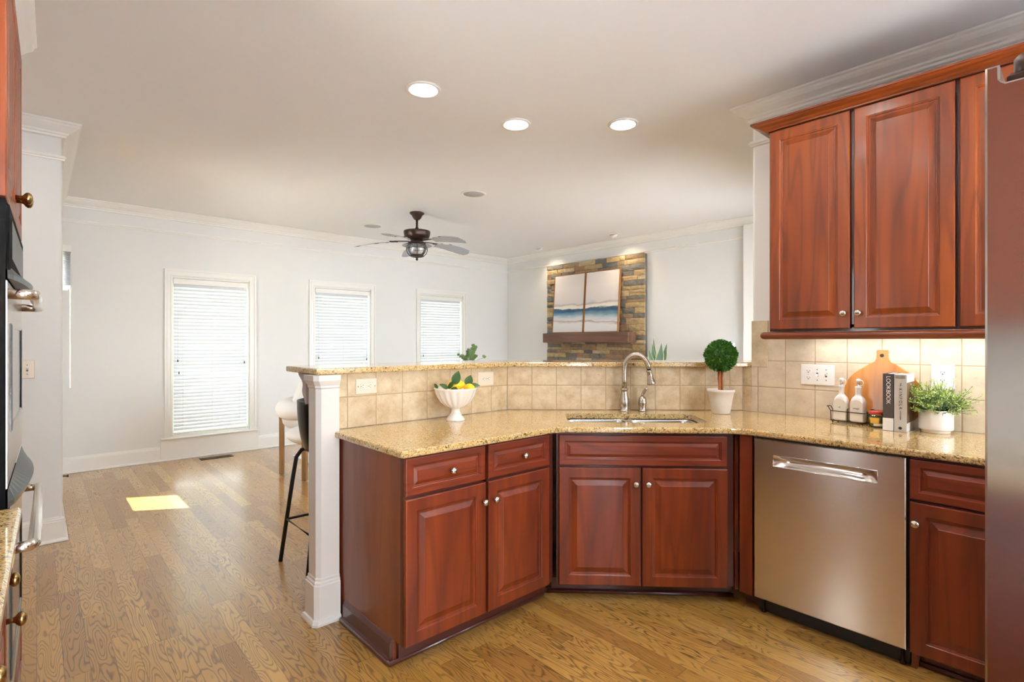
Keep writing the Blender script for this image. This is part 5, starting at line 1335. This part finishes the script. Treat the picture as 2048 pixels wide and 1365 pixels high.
for k, (sx_, hh, lean, wd) in enumerate(((-.080, .46, -.06, .058), (-.035, .52, -.045, .062), (.0, .60, -.05, .040), (.028, .535, .035, .085), (.02, .48, .03, .05), (.055, .53, .105, .066), (-.05, .38, -.10, .05))):
    b = MB(); vs = []; fs = []; n = 14; rxx, rxy = .7412, -.6713
    for i in range(n + 1):
        u = i / n; w_ = wd * .68 * (.55 + .45 * math.sin(PI * min(1, u * 1.35))) * (1 - max(0, (u - .62) / .38) ** 1.6) + .0008
        cx_ = sx_ * .6 + lean * u + .004 * math.sin(6 * u + k); dp = .012 * (k % 3 - 1)
        for q in (-1, -.82, 0, .82, 1):
            bow = .18 * w_ * (1 - q * q)
            vs.append((rxx * (cx_ + q * w_) + .67 * (dp + bow), rxy * (cx_ + q * w_) + .74 * (dp + bow), .14 + (hh - .14) * u))
    for i in range(n):
        for q in range(4): fs.append((i * 5 + q, i * 5 + q + 1, i * 5 + q + 6, i * 5 + q + 5))
    b.add(vs, fs, True)
    for fi in range(len(b.f)): b.mi[fi] = 1 if fi % 4 in (0, 3) else 0
    b.build('leaf', [M['snake'], M['snake_edge']], sn)
la = thing('table_lamp', 'white table lamp with a glass finial, mostly hidden behind the topiary', 'lamp', (6.02, 2.93, .801))
MB().lathe([(.06, 0), (.062, .004), (.055, .02), (.03, .05), (.045, .10), (.06, .15), (.05, .20), (.02, .24), (.012, .25), (.012, .30)], (0, 0, 0), 28).build('base', M['ceramic'], la)
MB().lathe([(.150, .27), (.135, .538), (.132, .538), (.147, .272)], (0, 0, 0), 36).build('lamp_shade', M['shade'], la)
MB().lathe([(.004, .28), (.004, .548), (.012, .552), (.016, .562), (.012, .574), (0, .578)], (0, 0, 0), 18).build('finial', M['chrome'], la)

# leafy plant on a stand behind the bar
sn2 = thing('plant_stand', 'tall slim stand carrying the round-leafed plant behind the bar', 'stand', (3.97, 5.18, 0))
MB().lathe([(.13, .80), (.13, .82)], (0, 0, 0), 28).build('top', M['oak_leg'], sn2)
for i in range(3):
    a = 2 * PI * i / 3; MB().tube([(.15 * math.cos(a), .15 * math.sin(a), .008), (.09 * math.cos(a), .09 * math.sin(a), .80)], .011, 10).build('leg', M['oak_leg'], sn2)
fp_ = thing('leafy_plant', 'light green round-leafed plant showing over the bar by the right window', 'plant', (3.97, 5.18, .8205))
MB().lathe([(.07, 0), (.075, .004), (.09, .14), (.09, .145), (.084, .144), (.082, .13)], (0, 0, 0), 28).build('pot', M['ceramic_matte'], fp_)
MB().lathe([(0, .13), (.083, .129)], (0, 0, 0), 20).build('soil', M['soil'], fp_)
rnd = random.Random(5); st = MB(); fo = MB(); R2 = Vector((.7412, -.6713, 0)); F2 = Vector((.6713, .7412, 0))
for (lx, top) in ((-.115, .36), (-.06, .345), (-.045, .33), (-.01, .40), (.01, .42), (.035, .37), (.05, .345), (.075, .47), (.085, .35), (.20, .34)):
    p0 = Vector((0, 0, .13)); p3 = R2 * lx + F2 * rnd.uniform(-.05, .05) + Vector((0, 0, top)); pm = (p0 + p3) / 2 + Vector((0, 0, .05)) - R2 * lx * .2
    st.tube([p0, pm, p3], .002, 6)
    for k in range(9 if lx < .15 else 2):
        u = 1 - k * .075; q = pm.lerp(p3, max(0, u * 2 - 1)) if u > .5 else p0.lerp(pm, u * 2)
        sgn = 1 if k % 2 else -1; d = R2 * sgn * .8 + Vector((0, 0, .6)) + F2 * rnd.uniform(-.5, .5)
        s_ = .055 if abs(lx - .075) < .001 else .042
        leafmesh(fo, q, d, -F2 + Vector((0, 0, .3)), s_, s_ * .85, .2, .1, 5)
st.build('stems', M['leaf_dark'], fp_); fo.build('foliage', M['leaf_rubber'], fp_)

# ------------------------------------------------------------------ armchair, pillow, rug, bar stool, floor vent
rg = MB().box(2.24, 4.8, 4.75, 6.35, .0005, .006, .002); 
rgo = rg.build('area_rug', M['rug'])
tag(rgo, 'pale grey patterned rug under the white armchair', 'rug')
ac = thing('armchair', 'white textured armchair with a rolled tubular arm and wooden legs', 'armchair', (2.21, 5.37, .0045))
b = MB(); pts = []
CA = YAW   # opening faces away from the windows
for i in range(25):
    a = math.radians(-38 + (256) * i / 24) + 0.1; pts.append((.365 * math.cos(a), .345 * math.sin(a), .655 + .02 * math.sin(PI * i / 24)))
b.tube(pts, [.075 + .018 * min(1, i / 3, (24 - i) / 3) for i in range(25)], 20); b.ell(pts[0], .078, .078, .078); b.ell(pts[-1], .078, .078, .078)
b.build('arm_roll', M['boucle'], ac)
def sq(p): return 1 + .10 * (1 - abs(p.z)) 
MB().ell((0, 0, .40), .33, .31, .125, 32, 18, fn=sq).build('seat_cushion', M['boucle'], ac)
MB().tube([(.30 * math.cos(a), .30 * math.sin(a), .56) for a in [math.radians(20 + 140 * i / 12) for i in range(13)]], .095, 16).build('back_cushion', M['boucle'], ac)
for a in (148, 218, 32, -38):
    a = math.radians(a) + .1; x, y = .40 * math.cos(a), .38 * math.sin(a)
    MB().box(-.024, .024, -.024, .024, 0.002, .60, .006, Matrix.Translation((x, y, 0)) @ Matrix.Rotation(a, 4, 'Z')).build('leg', M['oak_leg'], ac)
pl = MB()
def pil(p): return 1.0
n = 16; vs = []; fs = []
for s in (-1, 1):
    for i in range(n + 1):
        for j in range(n + 1):
            u, v = 2 * i / n - 1, 2 * j / n - 1; th = .06 * ((1 - u ** 4) * (1 - v ** 4)) ** .5; k = 1 - .06 * (1 - v * v) * abs(u) - .0; k2 = 1 - .06 * (1 - u * u) * abs(v)
            vs.append((u * .15 * k, s * th * .8, v * .13 * k2))
K = (n + 1) ** 2
for s in (0, 1):
    for i in range(n):
        for j in range(n): a = s * K + i * (n + 1) + j; fs.append((a, a + 1, a + n + 2, a + n + 1))
pl.add(vs, fs, True); o = pl.build('throw_pillow', M['pillow'], merge=.0005); o.location = (2.07, 5.56, .79); o.rotation_euler = (.25, .35, .85); tag(o, 'white pillow propped in the white armchair behind the bar stool', 'pillow')

bs = thing('bar_stool', 'black bar stool with a curved shell seat, tucked behind the white post', 'stool', (1.395, 3.13, 0))
# bucket shell: open towards the bar (-y); side wings rise from the seat
vs = []; fs = []; nu, nv = 28, 16
for th in (0, .012):
    for i in range(nu + 1):
        ang = math.radians(-20 + 220 * i / nu)
        for j in range(nv + 1):
            v = j / nv
            if v < .5: r = .02 + .185 * (v / .5); z = .70
            else:
                q = (v - .5) / .5; r = .205 + .045 * math.sin(q * PI / 2) ; z = .70 + (.30 * q ** 1.35)
            rim = .30 * q if v >= .5 else 0
            rr_ = r - th if v >= .5 else r; zz = z + (th if v < .6 else 0)
            vs.append((rr_ * math.cos(ang) * 1.0, rr_ * math.sin(ang) * .95, zz))
K = (nu + 1) * (nv + 1)
for s in (0, 1):
    for i in range(nu):
        for j in range(nv): a = s * K + i * (nv + 1) + j; fs.append((a, a + 1, a + nv + 2, a + nv + 1))
for i in range(nu): a = i * (nv + 1) + nv; fs.append((a, a + nv + 1, a + nv + 1 + K, a + K))
for i in (0, nu):
    for j in range(nv): a = i * (nv + 1) + j; fs.append((a, a + 1, a + 1 + K, a + K))
MB().add(vs, fs, True).build('shell', M['black'], bs)
MB().lathe([(0, .695), (.19, .695), (.205, .705), (.205, .725), (.18, .735), (0, .738)], (0, -.02, 0), 32).build('seat', M['black'], bs)
for (sx, sy) in ((-1, -1), (-1, 1), (1, -1), (1, 1)):
    MB().tube([(sx * .13, sy * .12, .70), (sx * .18, sy * .15, .685), (sx * .205, sy * .17, .64), (sx * .225, sy * .18, .50), (sx * .285, sy * .215, .004)], .0125, 12).build('leg', M['black'], bs)
fr_ = [(-.255, -.197, .26), (.255, -.197, .26), (.255, .197, .26), (-.255, .197, .26)]
MB().tube(fr_, .008, 10, True).build('footrest', M['black'], bs)

fv = thing('floor_vent', 'bronze slotted floor vent by the window wall baseboard', 'vent', (1.555, 6.85, .0005))
MB().box(-.17, .17, -.062, .062, 0, .004, .002).build('frame', M['vent'], fv)
b = MB()
for i in range(26): b.box(-.148 + i * .0115, -.142 + i * .0115, -.042, .042, .0042, .0052)
b.build('slots', M['slot'], fv)
